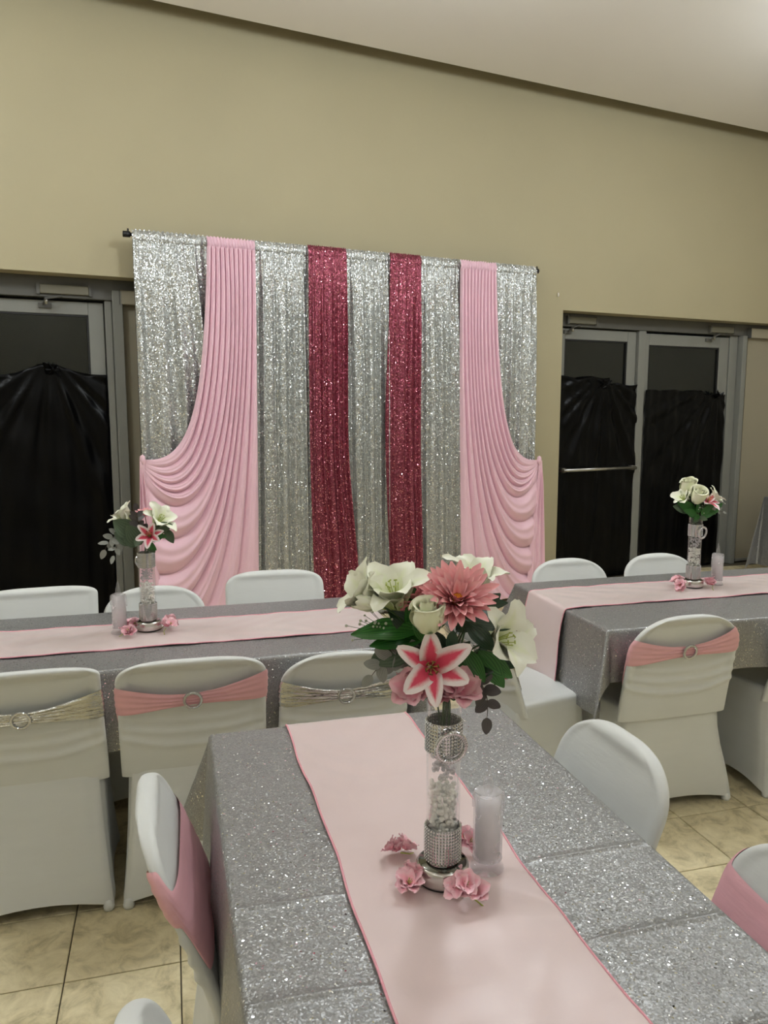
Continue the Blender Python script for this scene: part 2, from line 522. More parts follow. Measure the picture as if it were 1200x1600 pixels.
# unseen ceiling lamps that light the room, hung as globes to brighten the ceiling
for k, (x, y, p) in enumerate(LAMPS):
    t = thing('ceiling_lamp', 'unseen ceiling lamp above the view, given a hanging globe for more upward light', 'lamp', (x, y, 4.07), 0, 'ceiling lamps above the view')
    ob('housing', lathe([(.001, 0), (.09, 0), (.095, -.02), (.012, -.024), (.012, -.25), (.05, -.255), (.05, -.27)], 40), M['lamp_body'], t)
    ob('diffuser', lathe([(max(1e-4, .17 * sin(a)), -.42 - .17 * cos(a)) for a in frange(0, PI, 14)], 40), lampmat('lamp_glow', LAMP_POWER * p), t)

# ------------------------------------------------------------------ glass doors
def door(n, s0, s1, zt, glass_s, rail, bar, closer_s, label):
    d = wall_frame(thing('door_%d' % n, label, None, kind='structure'))
    y0, y1 = .20, .245
    g0, g1 = glass_s
    ob('stile', box(s0, g0, y0, y1, .02, zt), M['alu'], d, smooth=False, bevel=.004)
    ob('stile', box(g1, s1, y0, y1, .02, zt), M['alu'], d, smooth=False, bevel=.004)
    ob('top_rail', box(g0, g1, y0, y1, rail, zt), M['alu'], d, smooth=False, bevel=.004)
    ob('bottom_rail', box(g0, g1, y0, y1, .02, .25), M['alu'], d, smooth=False, bevel=.004)
    ob('gasket', join(box(g0, g0 + .012, y0 + .004, y1 - .004, .25, rail), box(g1 - .012, g1, y0 + .004, y1 - .004, .25, rail),
                      box(g0, g1, y0 + .004, y1 - .004, rail - .012, rail)), M['black'], d, smooth=False)
    ob('pane', box(g0 + .005, g1 - .005, y0 + .018, y0 + .026, .25, rail - .004), M['pane'], d, smooth=False)
    if bar:
        ob('push_bar', join(tube([(g0 - .03, y0 - .07, 1.04), (g1 + .1, y0 - .07, 1.04)], .016, 12),
                            box(g1 + .05, g1 + .09, y0 - .07, y0, 1.02, 1.06), box(g0 - .03, g0 + .0, y0 - .07, y0, 1.02, 1.06)), M['steel'], d)
    if closer_s is not None:
        c = ob('closer', box(closer_s - .15, closer_s + .15, y0 - .07, y0 - .005, zt + .035, zt + .095), M['closer'], d, smooth=False, bevel=.006)
        ob('closer_cap', join(box(closer_s - .17, closer_s - .15, y0 - .072, y0 - .002, zt + .03, zt + .1),
                              box(closer_s + .15, closer_s + .165, y0 - .072, y0 - .002, zt + .03, zt + .1)), M['alu_dark'], c, smooth=False)
        ob('closer_top_plate', box(closer_s - .13, closer_s + .13, y0 - .05, y0, zt + .095, zt + .118), M['alu_dark'], c, smooth=False)  # narrow dark plate along the top of the closer
        ob('closer_arm', join(tube([(closer_s, y0 - .04, zt + .03), (closer_s - .12, y0 - .09, zt + .0), (closer_s - .13, y0 - .03, zt - .03)], .008, 8),
                              box(closer_s - .16, closer_s - .08, y0 - .015, y0, zt - .05, zt - .02)), M['alu_dark'], c, smooth=False)
        ob('hinge_pin', lathe([(.001, zt - .035), (.011, zt - .035), (.011, zt + .01), (.001, zt + .01)], 12, closer_s - .115, y0 - .07), M['steel'], c)
    return d
def frame(n, label, boxes, materials):
    f = wall_frame(thing('trim_%d' % n, label, None, kind='structure'))
    for nm, b, m in zip([x[0] for x in boxes], [x[1] for x in boxes], materials):
        ob(nm, box(*b), m, f, smooth=False, bevel=.004)
    return f
# left opening
door(1, -1.20, -.158, 2.30, (-1.10, -.255), 2.215, False, -.40, 'grey framed glass door at the left, black plastic over its lower pane')
frame(1, 'grey door frame around the left glass door', [
    ('header', (-1.36, .25, .15, .33, 2.315, 2.449)), ('jamb', (-.152, -.108, .17, .33, 0, 2.315)), ('jamb_outer', (-.106, -.040, .13, .33, 0, 2.38)),
    ('jamb', (-1.36, -1.206, .17, .33, 0, 2.315))], [M['alu_dark'], M['alu'], M['alu'], M['alu']])
# right opening
door(2, 3.62, 4.545, 2.30, (3.72, 4.44), 2.205, True, 3.86, 'grey framed glass door beside the backdrop, with a push bar across black plastic')
door(3, 4.645, 5.745, 2.29, (4.705, 5.62), 2.185, False, 5.58, 'grey framed glass door at the right, behind the flowers')
frame(2, 'grey mullion and frame around the right glass doors', [
    ('header', (3.534, 7.25, .16, .33, 2.31, 2.423)), ('mullion', (4.552, 4.638, .17, .33, 0, 2.31)), ('jamb', (5.752, 5.86, .19, .33, 0, 2.31)),
    ('jamb_outer', (5.865, 5.925, .13, .33, 0, 2.31)), ('jamb', (3.534, 3.612, .17, .33, 0, 2.31))], [M['alu_dark'], M['alu'], M['alu'], M['alu'], M['alu']])
# roller shades beside the doors
def shade(s0, s1, zt, y, label):
    t = wall_frame(thing('roller_shade', label, 'shade', group='beige roller shades'))
    c = ob('cassette', box(s0 - .02, s1 + .02, y - .09, y + .02, zt - .095, zt), M['panel'], t, smooth=False, bevel=.006)
    ob('end_cap', box(s0 - .026, s0 - .02, y - .092, y + .022, zt - .098, zt + .002), M['alu_dark'], c, smooth=False)
    ob('fabric', box(s0, s1, y - .035, y - .03, .03, zt - .095), M['panel'], t, smooth=False)
    ob('hem_bar', box(s0, s1, y - .042, y - .022, .01, .04), M['alu'], t, smooth=False, bevel=.003)
    return t
shade(-.035, .245, 2.385, .22, 'beige roller shade in a narrow strip between left door and backdrop')
shade(5.97, 7.2, 2.385, .20, 'wide beige roller shade right of the glass doors')

# black plastic sheets taped over the doors
def sheet(label, s0, s1, top, gx, gz, y, seed, slant=0.0):
    rnd = random.Random(seed)
    ph = [rnd.uniform(0, 6.3) for _ in range(8)]
    t = wall_frame(thing('black_plastic_sheet', label, 'plastic sheet', group='black plastic sheets over the door panes'))
    def fn(u, v):
        z1 = top(u)
        x = lerp(s0, s1, u) + slant * max(0, u - .85) / .15 * v ** .5
        z = lerp(z1, .015, v)
        dx, dz = x - gx, gz - z
        ang = math.atan2(dx, dz + .12)
        r = math.hypot(dx, dz)
        a = .008 * sstep(0, .25, r) * (1 - .6 * sstep(.5, 1.6, r))
        d = a * (sin(ang * 22 + ph[0]) + .6 * sin(ang * 37 + ph[1])) + .004 * sin(x * 21 + ph[2] + z * 2) + .003 * sin(x * 55 + ph[3] - z * 3) \
            + .003 * sin(z * 17 + x * 9 + ph[4])
        return (x, y - .016 - d, z)
    ob('sheet', grid(fn, frange(0, 1, 90), [k / 80 for k in range(81)]), M['plastic'], t, solid=.0012)
    ob('tape_knot', join(*[tube([(gx + rnd.uniform(-.02, .02), y - .02, gz - .02), (gx + rnd.uniform(-.06, .06), y - .05, gz + rnd.uniform(0, .05)),
                                 (gx + rnd.uniform(-.09, .09), y - .03, gz + rnd.uniform(-.06, .07))], lambda q: .012 * (1 - q) + .002, 5) for _ in range(7)]), M['plastic'], t, smooth=False)
    return t
sheet('black plastic sheet gathered high in the middle, over the left door', -1.19, -.160,
      lambda u: 1.80 + .075 * math.exp(-((u - .645) / .16) ** 2) + .02 * u, -.515, 1.845, .195, 3)
sheet('black plastic sheet behind the push bar, beside the backdrop', 3.60, 4.56, lambda u: (1.875 if u < .66 else 1.815) + .01 * sin(u * 19), 4.16, 1.80, .195, 5)
sheet('black plastic sheet hung straight over the right glass door', 4.66, 5.715, lambda u: (1.765 if u < .72 else 1.735) + .006 * sin(u * 23), 5.60, 1.72, .195, 9)
tag(wall_frame(ob('wall_hook', lathe([(.001, 0), (.006, 0), (.006, .03), (.001, .032)], 10), M['ceiling'])), 'tiny white hook on the wall right of the backdrop', 'hook')
bpy.data.objects['wall_hook'].location = wpt(3.47, .012, 2.53)

# ------------------------------------------------------------------ backdrop
BD_N = .12
def bd_frame(o):
    p = wpt(0, BD_N)
    o.location = p
    o.rotation_euler = (0, 0, WALL_A)
    return o
ROD_Z = 2.70
st = bd_frame(thing('backdrop_stand', 'black backdrop stand holding the sequin curtains', 'stand'))
ob('crossbar', tube([(-.045, 0, ROD_Z), (3.17, 0, ROD_Z + .01)], .011, 12), M['rod'], st)
for x in (-.03, 3.155):
    ob('end_knob', join(tube([(x - .022, 0, ROD_Z), (x + .022, 0, ROD_Z)], .019, 12), tube([(x + .01, 0, ROD_Z), (x + .01, 0, ROD_Z + .035)], .006, 8)), M['rod'], st)
for x in (.02, 3.12):
    p = ob('pole', tube([(x, .02, .02), (x, .02, ROD_Z)], .013, 10), M['rod'], st)
    ob('foot', join(tube([(x - .2 if x > 1 else x + .2, .02, .012), (x, .02, .12)], .009, 8), tube([(x, -.18, .012), (x, .02, .12)], .009, 8)), M['rod'], p)

def curtain(name, label, m, top, bot, folds, amp, yoff, seed, group, mid=None):
    """gathered panel: top=(s0,s1) at the rod, bot=(s0,s1) at the floor"""
    rnd = random.Random(seed)
    W = top[1] - top[0]
    ph = [rnd.uniform(0, 6.28) for _ in range(6)]
    t = bd_frame(thing(name, label, 'curtain', group=group))
    md = mid or ((top[0] + bot[0]) / 2, (top[1] + bot[1]) / 2)
    def fn(u, v):
        z = lerp(ROD_Z - .035, .02, v)
        a = lerp(top[0], md[0], sstep(0, .45, v)) if v < .45 else lerp(md[0], bot[0], sstep(.45, 1, v))
        b = lerp(top[1], md[1], sstep(0, .45, v)) if v < .45 else lerp(md[1], bot[1], sstep(.45, 1, v))
        x = lerp(a, b, u)
        w = u * folds * 2 * PI
        k = .18 + .82 * sstep(0, .22, v)
        d = amp * k * (sin(w + ph[0] + .5 * sin(2.2 * v + ph[1])) + .45 * sin(1.73 * w + ph[2] + v) + .10 * sin(3.1 * w + ph[3] - v))
        d += .006 * (1 - sstep(0, .12, v)) * sin(w * 3.1 + ph[4])
        x += .3 * amp * cos(w + ph[0])
        return (x, -yoff - d, z)
    nu = max(30, int(W * 150))
    rows = [0, .004, .01, .02, .03, .045] + frange(.06, 1, 60)
    ob('fabric', grid(fn, frange(0, 1, nu), rows), m, t)
    def hd(u, v):
        x = lerp(top[0], top[1], u)
        w = u * folds * 2 * PI * 3.1
        zz = ROD_Z - .037 + .068 * v
        # pocket round the rod with a ruffled lip on top
        bulge = .008 * sin(PI * min(1, v * 1.1)) ** .7 + .002
        d = bulge + .004 * sin(w + ph[4]) + .002 * sin(w * 2.3 + ph[5] + 3 * v)
        return (x, -yoff * (1 - .45 * v) - d, zz + (.006 * sin(w * 1.4 + ph[5]) if v > .9 else 0))
    ob('header', grid(hd, frange(0, 1, nu), frange(0, 1, 9)), m, t)
    return t
G1 = 'sequin curtains of the backdrop'
curtain('sequin_curtain', 'wide silver sequin curtain panel at the left end of the backdrop', M['silver_curtain'], (0.0, .50), (.0, .62), 4, .016, .026, 1, G1, (.0, .60))
curtain('sequin_curtain', 'silver sequin curtain panel between left pink drape and crimson curtain', M['silver_curtain'], (.76, 1.20), (.73, 1.22), 6, .018, .026, 2, G1)
curtain('sequin_curtain', 'silver sequin curtain panel between the two crimson curtains', M['silver_curtain'], (1.45, 1.84), (1.49, 1.85), 5.5, .018, .026, 3, G1)
curtain('sequin_curtain', 'silver sequin curtain panel between right crimson curtain and pink drape', M['silver_curtain'], (2.05, 2.44), (2.07, 2.50), 5.5, .018, .026, 4, G1)
curtain('sequin_curtain', 'silver sequin curtain panel at the right end of the backdrop', M['silver_curtain'], (2.70, 3.145), (2.66, 3.17), 5.5, .016, .026, 5, G1, (2.68, 3.16))
curtain('sequin_curtain', 'crimson sequin curtain left of the backdrop centre', M['red_curtain'], (1.18, 1.47), (1.20, 1.56), 4.5, .016, .058, 6, G1, (1.178, 1.465))
curtain('sequin_curtain', 'crimson sequin curtain right of the backdrop centre', M['red_curtain'], (1.816, 2.075), (1.82, 2.11), 4, .016, .058, 7, G1, (1.775, 2.075))

def swag(label, sx, flip):
    """pink satin panel drawn aside to a tie point; sx = (outer, inner) edge on the rod, tie at the outer end of the backdrop"""
    t = bd_frame(thing('satin_drape', label, 'curtain', group='pink satin drapes of the backdrop'))
    # work in a left-hand version; mirror about m0 for the right one
    a0, a1, tie_s, tie_z, in_b = sx
    def path(u):
        T = (a0 + (a1 - a0) * u, 2.655)
        if u < .42:
            k = u / .42
            E = (tie_s - .005 * k, tie_z - .07 * k)
            P2 = (tie_s + lerp(.30, .30, k), tie_z + lerp(-.05, -.62, k ** .8))
            P1 = (T[0] + lerp(-.05, .05, k), lerp(1.55, 1.25, k))
        elif u < .8:
            k = (u - .42) / .38
            E = (tie_s - .005 - .045 * k, lerp(tie_z - .07, .03, k))
            P2 = (lerp(tie_s + .30, tie_s + .42, k), lerp(tie_z - .62, -.10, k))
            P1 = (T[0] + .05 * (1 - k), lerp(1.25, 1.0, k))
        else:
            k = (u - .8) / .2
            E = (lerp(tie_s - .05, in_b, k ** .6), .03)
            P2 = (lerp(tie_s + .42, in_b, k), lerp(-.10, .5, k))
            P1 = (T[0], lerp(1.0, 1.5, k))
        return T, P1, P2, E
    us = frange(0, 1, 265)
    ts = frange(0, 1, 80)
    NP = 11
    def fn(u, tt):
        T, P1, P2, E = path(u)
        x, z = bez(T, P1, P2, E, tt)
        dt = math.hypot(x - tie_s, z - tie_z)
        g = sstep(0.0, .45, dt)
        w = 2 * PI * NP * u + .6 * sin(5 * u)
        pl = 2 * abs(sin(w / 2 + .25 * sin(w + 1))) ** .65 - 1 + .12 * sin(3 * w + 4 * tt)
        fe = sstep(1.0, .86, tt) if u < .8 else 1.0
        d = (.021 + .014 * sstep(.2, .75, tt) * sstep(1.0, .8, u)) * g * pl * (.25 + .75 * fe)
        d += .030 * sstep(.25, .75, tt) * g * sin(PI * u) * (1 - .3 * tt)
        if flip:
            x = 3.15 - x
        return (x, -.068 - d - .012 * (1 - g), z)
    ob('panel', grid(fn, us, ts), M['pink_drape'], t)
    def hd(u, v):
        x = lerp(a0, a1, u)
        w = 2 * PI * NP * u
        z = 2.645 + .075 * v + (.005 * sin(w * 1.3) if v > .9 else 0)
        d = .062 + .010 * sin(PI * min(1, v * 1.1)) + .006 * sin(w * 1.5 + 2 * v) + .004 * sin(w * 2.7 + 5 * v)
        return ((3.15 - x) if flip else x, -d, z)
    ob('header', grid(hd, frange(0, 1, 90), frange(0, 1, 9)), M['pink_drape'], t)
    def tail(u, v):
        z = lerp(tie_z - .01, .03, v)
        w = lerp(.03, .17, sstep(0, 1, v) ** .8)
        x = tie_s - .02 - .055 * v + w * u
        d = .098 + .014 * sstep(0, .2, v) * sin(u * 2 * PI * 2.5 + 1.2 + v) + .01 * v
        return ((3.15 - x) if flip else x, -d, z)
    ob('tail', grid(tail, frange(0, 1, 40), frange(0, 1, 40)), M['pink_drape'], t)
    ob('tie_knot', lathe([(.001, tie_z - .04), (.014, tie_z - .035), (.02, tie_z - .01), (.016, tie_z + .02), (.001, tie_z + .03)], 16, (3.15 - tie_s) if flip else tie_s, -.085), M['pink_drape'], t)
    return t
swag('pink satin drape swept to the left edge of the backdrop', (.468, .795, .0, 1.265, .77), False)
swag('pink satin drape swept to the right edge of the backdrop', (.420, .740, -.025, 1.175, .70), True)

# ------------------------------------------------------------------ tables, cloths, runners
TZ = .755
def table(label, x0, x1, y0, y1):
    t = thing('folding_table', label, 'table', ((x0 + x1) / 2, (y0 + y1) / 2, 0), group='folding banquet tables')
    hx, hy = (x1 - x0) / 2 - .004, (y1 - y0) / 2 - .004
    ob('tabletop', box(-hx, hx, -hy, hy, TZ - .045, TZ - .004), M['tabletop'], t, smooth=False, bevel=.008)
    ix, iy = (hx - .3, hy - .05) if hx > hy else (hx - .05, hy - .3)
    for sx in (-1, 1):
        for sy in (-1, 1):
            ob('leg', tube([(sx * ix, sy * iy, .001), (sx * ix, sy * iy, TZ - .045)], .014, 8), M['tableleg'], t)
    return t
def hang(e, d, r0=.012, flare=.05):
    """horizontal and vertical travel of cloth d past an edge"""
    q = r0 * PI / 2
    if d < q:
        a = d / r0
        return r0 * sin(a), r0 * (1 - cos(a))
    return r0 + (d - q) * flare, r0 + (d - q) * (1 - flare * flare / 2)
def noise2(x, y, s):
    return (sin(x * 13.1 + s) * sin(y * 11.3 + 2 * s) + .6 * sin(x * 27 + y * 9 + s * 3) * sin(y * 23 - x * 7 + s))
def cloth(label, x0, x1, y0, y1, drops, seed, creases_y=(), creases_x=(), wav=.012, cone=.40, fnear=.03):
    if not isinstance(drops, tuple):
        drops = (drops,) * 4
    rnd = random.Random(seed)
    def axis(a, b, cr, dlo, dhi):
        hs0 = [0, .004, .008, .013, .019, .03, .05, .08, .12, .16, .2, .24, .28, .34, .4, .46, .52, .58, .64]
        lo = [h for h in hs0 if h < dlo - .01] + [dlo]
        hs = [h for h in hs0 if h < dhi - .01] + [dhi]
        A = [a - h for h in reversed(lo)]
        n = int((b - a) / .022)
        B = [a + (b - a) * (k + 1) / (n + 1) for k in range(n)]
        for c in cr:
            B += [c - .012, c - .007, c - .003, c, c + .003, c + .007, c + .012]
        A += sorted(B) + [b + h for h in hs]
        return A
    ph = [rnd.uniform(0, 6.28) for _ in range(6)]
    z0 = TZ + .002
    def fn(a, b):
        cx, cy = min(max(a, x0), x1), min(max(b, y0), y1)
        dx, dy = a - cx, b - cy
        if dx == 0 and dy == 0:
            z = z0 + .0010 * noise2(a, b, seed)
            e = min(a - x0, x1 - a, b - y0, y1 - b)
            for c in creases_y:
                z += .0042 * (1 - sstep(.23, .27, a) * sstep(.65, .61, a)) * math.exp(-((b - c - .004 * sin(a * 9 + c)) / .0055) ** 2)
            for c in creases_x:
                z += .0022 * (1 - sstep(y0 + .15, y0 + .19, b) * sstep(y1 - .13, y1 - .17, b)) * math.exp(-((a - c) / .0055) ** 2)
            return (a, b, z)
        if dy == 0 or dx == 0:
            d = abs(dx) + abs(dy)
            drop = drops[0 if dx < 0 else 1] if dy == 0 else drops[2 if dy < 0 else 3]
            h, v = hang(0, d, .012, fnear if dy < 0 else .04)
            p = b if dy == 0 else a
            q = d / drop
            h += wav * q * (1.2 + sin(p * 16 + ph[0]) + .5 * sin(p * 37 + ph[1]))
            sg = 1 if dx + dy > 0 else -1
            return (cx + sg * h, b, z0 - v) if dy == 0 else (a, cy + sg * h, z0 - v)
        r = math.hypot(dx, dy)
        f = math.atan2(abs(dy), abs(dx))
        h, v = hang(0, r)
        drop = max(.1, drops[0 if dx < 0 else 1])
        ex = cone * sin(2 * f) ** 1.2 * max(0, r - .02)
        q = min(1, r / drop)
        e0 = wav * q * 1.2 * (1 - sin(2 * f))
        v = max(0, v - .1 * ex)
        sx, sy = (1 if dx > 0 else -1), (1 if dy > 0 else -1)
        k = .10 * sin(4 * f) * max(0, r - .03)
        return (cx + sx * ((h + e0 + ex) * cos(f) - k * sin(f)), cy + sy * ((h + e0 + ex) * sin(f) + k * cos(f)), max(.02, z0 - v))
    g = grid(fn, axis(x0, x1, creases_x, drops[0], drops[1]), axis(y0, y1, creases_y, drops[2], drops[3]))
    o = ob('tablecloth', g, M['silver_cloth'])
    return tag(o, label, 'tablecloth', 'silver sequin tablecloths')
def runner(label, x0, x1, y0, y1, d0, d1, along, seed, z=TZ + .006):
    """satin strip; along 'x' or 'y' is its length, d0/d1 hang at either end"""
    t = thing('table_runner', label, 'runner', group='blush satin table runners')
    A0, A1 = (x0, x1) if along == 'x' else (y0, y1)
    B0, B1 = (y0, y1) if along == 'x' else (x0, x1)
    def place(l, b):
        c = min(max(l, A0), A1)
        d = l - c
        e = .003 * sin(l * 9 + seed) + .002 * sin(l * 23 + seed * 2)
        bb = b + e
        if d == 0:
            zz = z + .0011 * noise2(l * 1.2, b * 1.5, seed) + .0012
            zz += .0014 * sin(l * 41 + 3 * sin(b * 17 + seed)) * sin(b * 31 + 2 * sin(l * 11))
            p = (l, bb, zz)
        else:
            h, v = hang(0, abs(d), .016, .06)
            p = (c + (1 if d > 0 else -1) * (h + .014 * min(1, abs(d) / .1)), bb, z - v)
        return p if along == 'x' else (p[1], p[0], p[2])
    def ax():
        L = []
        hs = [.0, .004, .009, .014, .02, .03, .05, .08, .12, .16, .2, .25, .3, .36]
        L += [A0 - h for h in reversed([h for h in hs if h < d0] + [d0])] if d0 else [A0]
        n = int((A1 - A0) / .014)
        L += [A0 + (A1 - A0) * (k + 1) / (n + 1) for k in range(n)]
        L += [A1 + h for h in [h for h in hs if h < d1] + [d1]] if d1 else [A1]
        return L
    ls = ax()
    ob('satin', grid(lambda l, b: place(l, b), ls, frange(B0, B1, 26)), M['runner'], t)
    for b in (B0, B1):
        q = ob('edge_trim', tube([place(l, b) for l in ls[::2] + [ls[-1]]], .0022, 6), M['runner_edge'], t)
    return t
NT = (.082, .868, .12, 1.985)
LT = (-1.03, .80, 2.60, 3.345)
RT = (1.595, 3.42, 2.575, 3.40)
table('folding table under the silver cloth nearest the camera', NT[0], NT[1], NT[2], NT[3])
table('folding table under the silver cloth in front of the left half of the backdrop', *LT)
table('folding table under the silver cloth by the right glass doors', *RT)
cloth('silver sequin tablecloth with sparkling fold lines on the nearest table', *NT, .30, 1, (1.238, 1.015, .80), (), .006)
cloth('silver sequin tablecloth on the left table behind the row of sashed chairs', *LT, .29, 2, (), (-.11,), .004, .40, -.06)
cloth('silver sequin tablecloth with a low draped corner on the right table', *RT, (.36, .3, .215, .3), 3, (), (2.5,), .006, .40, -.06)
runner('blush satin runner with pink edges on the nearest table', .275, .606, NT[2], NT[3], .25, .3, 'y', 1)
runner('blush satin runner along the left table', LT[0], LT[1], 2.80, 3.135, .3, .3, 'x', 2)
runner('blush satin runner hanging over the end of the right table', RT[0], RT[1], 2.895, 3.235, .36, .3, 'x', 3)
# the side table against the right
FT = (5.48, 7.25, 5.50, 6.2)
ft = table('side table under a silver cloth at the far right edge', *FT)
fc = cloth('silver sequin cloth falling to the floor at the far right edge', *FT, .66, 4, (), (), .015, .13)

# ------------------------------------------------------------------ covered chairs
CH = {'arch': (.80, .13, 2.3, .222), 'broad': (.83, .085, 3.0, .232), 'flat': (.83, .045, 3.2, .232), 'upright': (.825, .15, 2.3, .238)}
def back_shape(kind):
    H, rise, n, hw0 = CH[kind]
    z0 = H - rise
    def hw(z):
        b = hw0 - .012 * sstep(z0, .42, z) * 0 + .004 * sstep(.7, .42, z)
        if z <= z0:
            return b
        q = min(1, (z - z0) / rise)
        return max(1e-4, b * (1 - q ** n) ** (1 / n))
    def yc(z):
        k = (z - .42) / (H - .42)
        if kind == 'upright':
            return lerp(.092, .006, k ** 1.1 if k > 0 else k)
        return lerp(.125, -.015, k ** 1.15 if k > 0 else k) if kind == 'arch' else lerp(.138, -.018, k ** 1.15 if k > 0 else k)
    def th(z):
        return .024 * math.sqrt(max(0, 1 - (max(0, z - (H - .024)) / .024) ** 2)) + 1e-4
    return H, hw, yc, th
def slab_pt(kind, a, z, off=0.0, inset=False, wr=0.0):
    """a: angle round the back rest, 0 = right side, pi/2 = front, -pi/2 = rear"""
    H, hw, yc, th = back_shape(kind)
    w, t = hw(z) + off, th(z) + off
    ca, sa = cos(a), sin(a)
    ex = .42
    x = w * math.copysign(abs(ca) ** ex, ca)
    y = t * math.copysign(abs(sa) ** .75, sa)
    if inset:
        e = min(hw(z) - abs(x), (H - z))
        s = sstep(.006, .045, e)
        if sa < 0:
            y += .020 * s * sstep(.46, .66, z)
            if wr:
                # slack folds sagging across the rear below the sash
                q = (x / max(.05, hw(z))) ** 2
                for zc, am, sag in ((H - .235, .005, .035), (H - .275, .006, .03), (H - .325, .008, .045)):
                    dz = z - (zc + sag * q)
                    y -= wr * am * math.exp(-(dz / .011) ** 2)
        else:
            y -= .008 * s
    return (x, yc(z) + y, z)
def chair_back(kind, wr):
    H = CH[kind][0]
    rise = CH[kind][1]
    zs = frange(.395, H - rise, 46) + [H - rise + rise * sin(PI / 2 * k / 22) for k in range(1, 23)]
    zs[-1] = H - 1e-4
    na = 72
    g = grid(lambda a, z: slab_pt(kind, a, z, 0, True, wr), [2 * PI * k / na for k in range(na)], zs, wrap=True)
    n0 = len(g[0]) - na
    g[1].append(tuple(n0 + k for k in range(na)))
    return g
def chair_skirt(kind):
    # rings of a rounded rectangle from the seat top to the hem
    per = []
    n = 18
    for side in range(4):
        for k in range(n):
            per.append((side, k / n))
    def ring(hx, yr, yf, rc, lift, z, pinch=0.0, pinr=0.0):
        out = []
        c = [(hx, yr), (hx, yf), (-hx * .94 if False else -hx, yf), (-hx, yr)]
        for side, k in per:
            p, q = c[side], c[(side + 1) % 4]
            m = sin(PI * k)
            x, y = lerp(p[0], q[0], k), lerp(p[1], q[1], k)
            # round the corners
            cr = rc * (1 - sstep(0, .16, min(k, 1 - k)))
            cx, cy = 0, (yr + yf) / 2
            d = math.hypot(x - cx, y - cy)
            x -= (x - cx) / d * cr
            y -= (y - cy) / d * cr
            if side in (0, 2):
                x -= math.copysign(pinch * m, x)
            else:
                y += (pinr * m if side == 3 else -pinr * m)
            out.append((x, y, z + lift * m ** .6))
        return out
    spec = [(.185, .115, .415, .01, 0, .446), (.205, .092, .432, .012, 0, .444), (.212, .084, .440, .014, 0, .436), (.214, .082, .443, .016, 0, .424),
            (.216, .079, .444, .018, 0, .40), (.220, .068, .446, .018, 0, .33), (.226, .052, .450, .018, 0, .25), (.234, .033, .456, .018, .004, .17),
            (.242, .016, .462, .018, .012, .09), (.248, .006, .467, .016, .026, .03), (.250, .003, .469, .014, .04, .006)]
    V = []
    for hx, yr, yf, rc, lift, z in spec:
        yr += lerp(.055, .018, min(1, z / .43)) if kind == 'arch' else lerp(.012, .034, min(1, z / .43)) if kind != 'upright' else lerp(.08, .0, min(1, z / .43))
        k = sstep(.4, 0, z)
        rg = ring(hx, yr, yf, rc, lift, z, .020 * k, .012 * k)
        if kind == 'upright':      # feet splayed and pushed a little sideways
            rg = [(x * 1.05 + .05 * k, y, zz) for x, y, zz in rg]
        V += rg
    n4 = len(per)
    F = []
    for j in range(len(spec) - 1):
        for i in range(n4):
            F.append((j * n4 + i, j * n4 + (i + 1) % n4, (j + 1) * n4 + (i + 1) % n4, (j + 1) * n4 + i))
    V.append((0, .26, .449))
    c = len(V) - 1
    for i in range(n4):
        F.append((i, c, (i + 1) % n4))
    return V, [tuple(reversed(f)) for f in F], [(0, 0)] * len(V)
def chair_sash(kind, foil):
    H = CH[kind][0]
    zs = H - (.135 if not foil else .155)
    na, nv = 120, 17
    rnd = random.Random(5 if foil else 8)
    ph = [rnd.uniform(0, 6.28) for _ in range(6)]
    def fn(a, v):
        sa = sin(a)
        rear = max(0.0, -sa)
        xx = abs(cos(a)) ** .42
        if sa < 0:
            hh = lerp(.052, .021, sstep(1.0, 0.0, xx) ** .7)
            zc = zs + .018 * xx * xx - .008
            zc += (.022 if not foil else .008) * math.copysign(xx, cos(a)) * .6
        else:
            hh = lerp(.052, .085, sstep(0, .5, sa))
            zc = zs + .010 + .6 * (.022 if not foil else .008) * math.copysign(xx, cos(a)) - .070 * sstep(0, .5, sa)
        z = min(zc + hh * (2 * v - 1), H - .012)
        nn = 4 if not foil else 5
        am = (.0035 if not foil else .0062) * (.25 + .75 * (1 - xx)) if sa < 0 else .0006
        off = .0045 + am * (1 + sin(v * nn * 2 * PI + ph[0] + 2.5 * xx * math.copysign(1, cos(a))) + (.6 * sin(v * 47 + xx * 6 + ph[1]) if foil else .3 * sin(v * 40 + ph[1])))
        off *= .35 + .65 * sin(PI * v) ** .3
        return slab_pt(kind, a, z, off)
    return grid(fn, [2 * PI * k / na for k in range(na)], frange(0, 1, nv), wrap=True)
def ring_geo(r, mr, beads, br):
    gs = [xform(lathe([(r + mr * cos(q), mr * sin(q)) for q in [2 * PI * k / 10 for k in range(11)]], 40), Matrix.Rotation(PI / 2, 4, 'X'))]
    for k in range(beads):
        a = 2 * PI * k / beads
        for rr in (r - mr * .55, r + mr * .55):
            gs.append(ball(rr * cos(a), -mr * .75, rr * sin(a), br, 6, 4))
    return join(*gs)
CM = {}
for k in CH:
    CM[k] = (mesh('backrest_cover', chair_back(k, 1.0), M['cover']), mesh('seat_cover', chair_skirt(k), M['cover']),
             mesh('sash', chair_sash(k, False), M['pink_sash']), mesh('sash', chair_sash(k, True), M['silver_sash']))
BUCKLE = mesh('buckle', ring_geo(.0262, .0050, 34, .0019), M['stone_gem'], smooth=False)
FOOT = mesh('foot', lathe([(.001, .001), (.016, .001), (.018, .012), (.012, .03), (.001, .032)], 12), M['cover'])
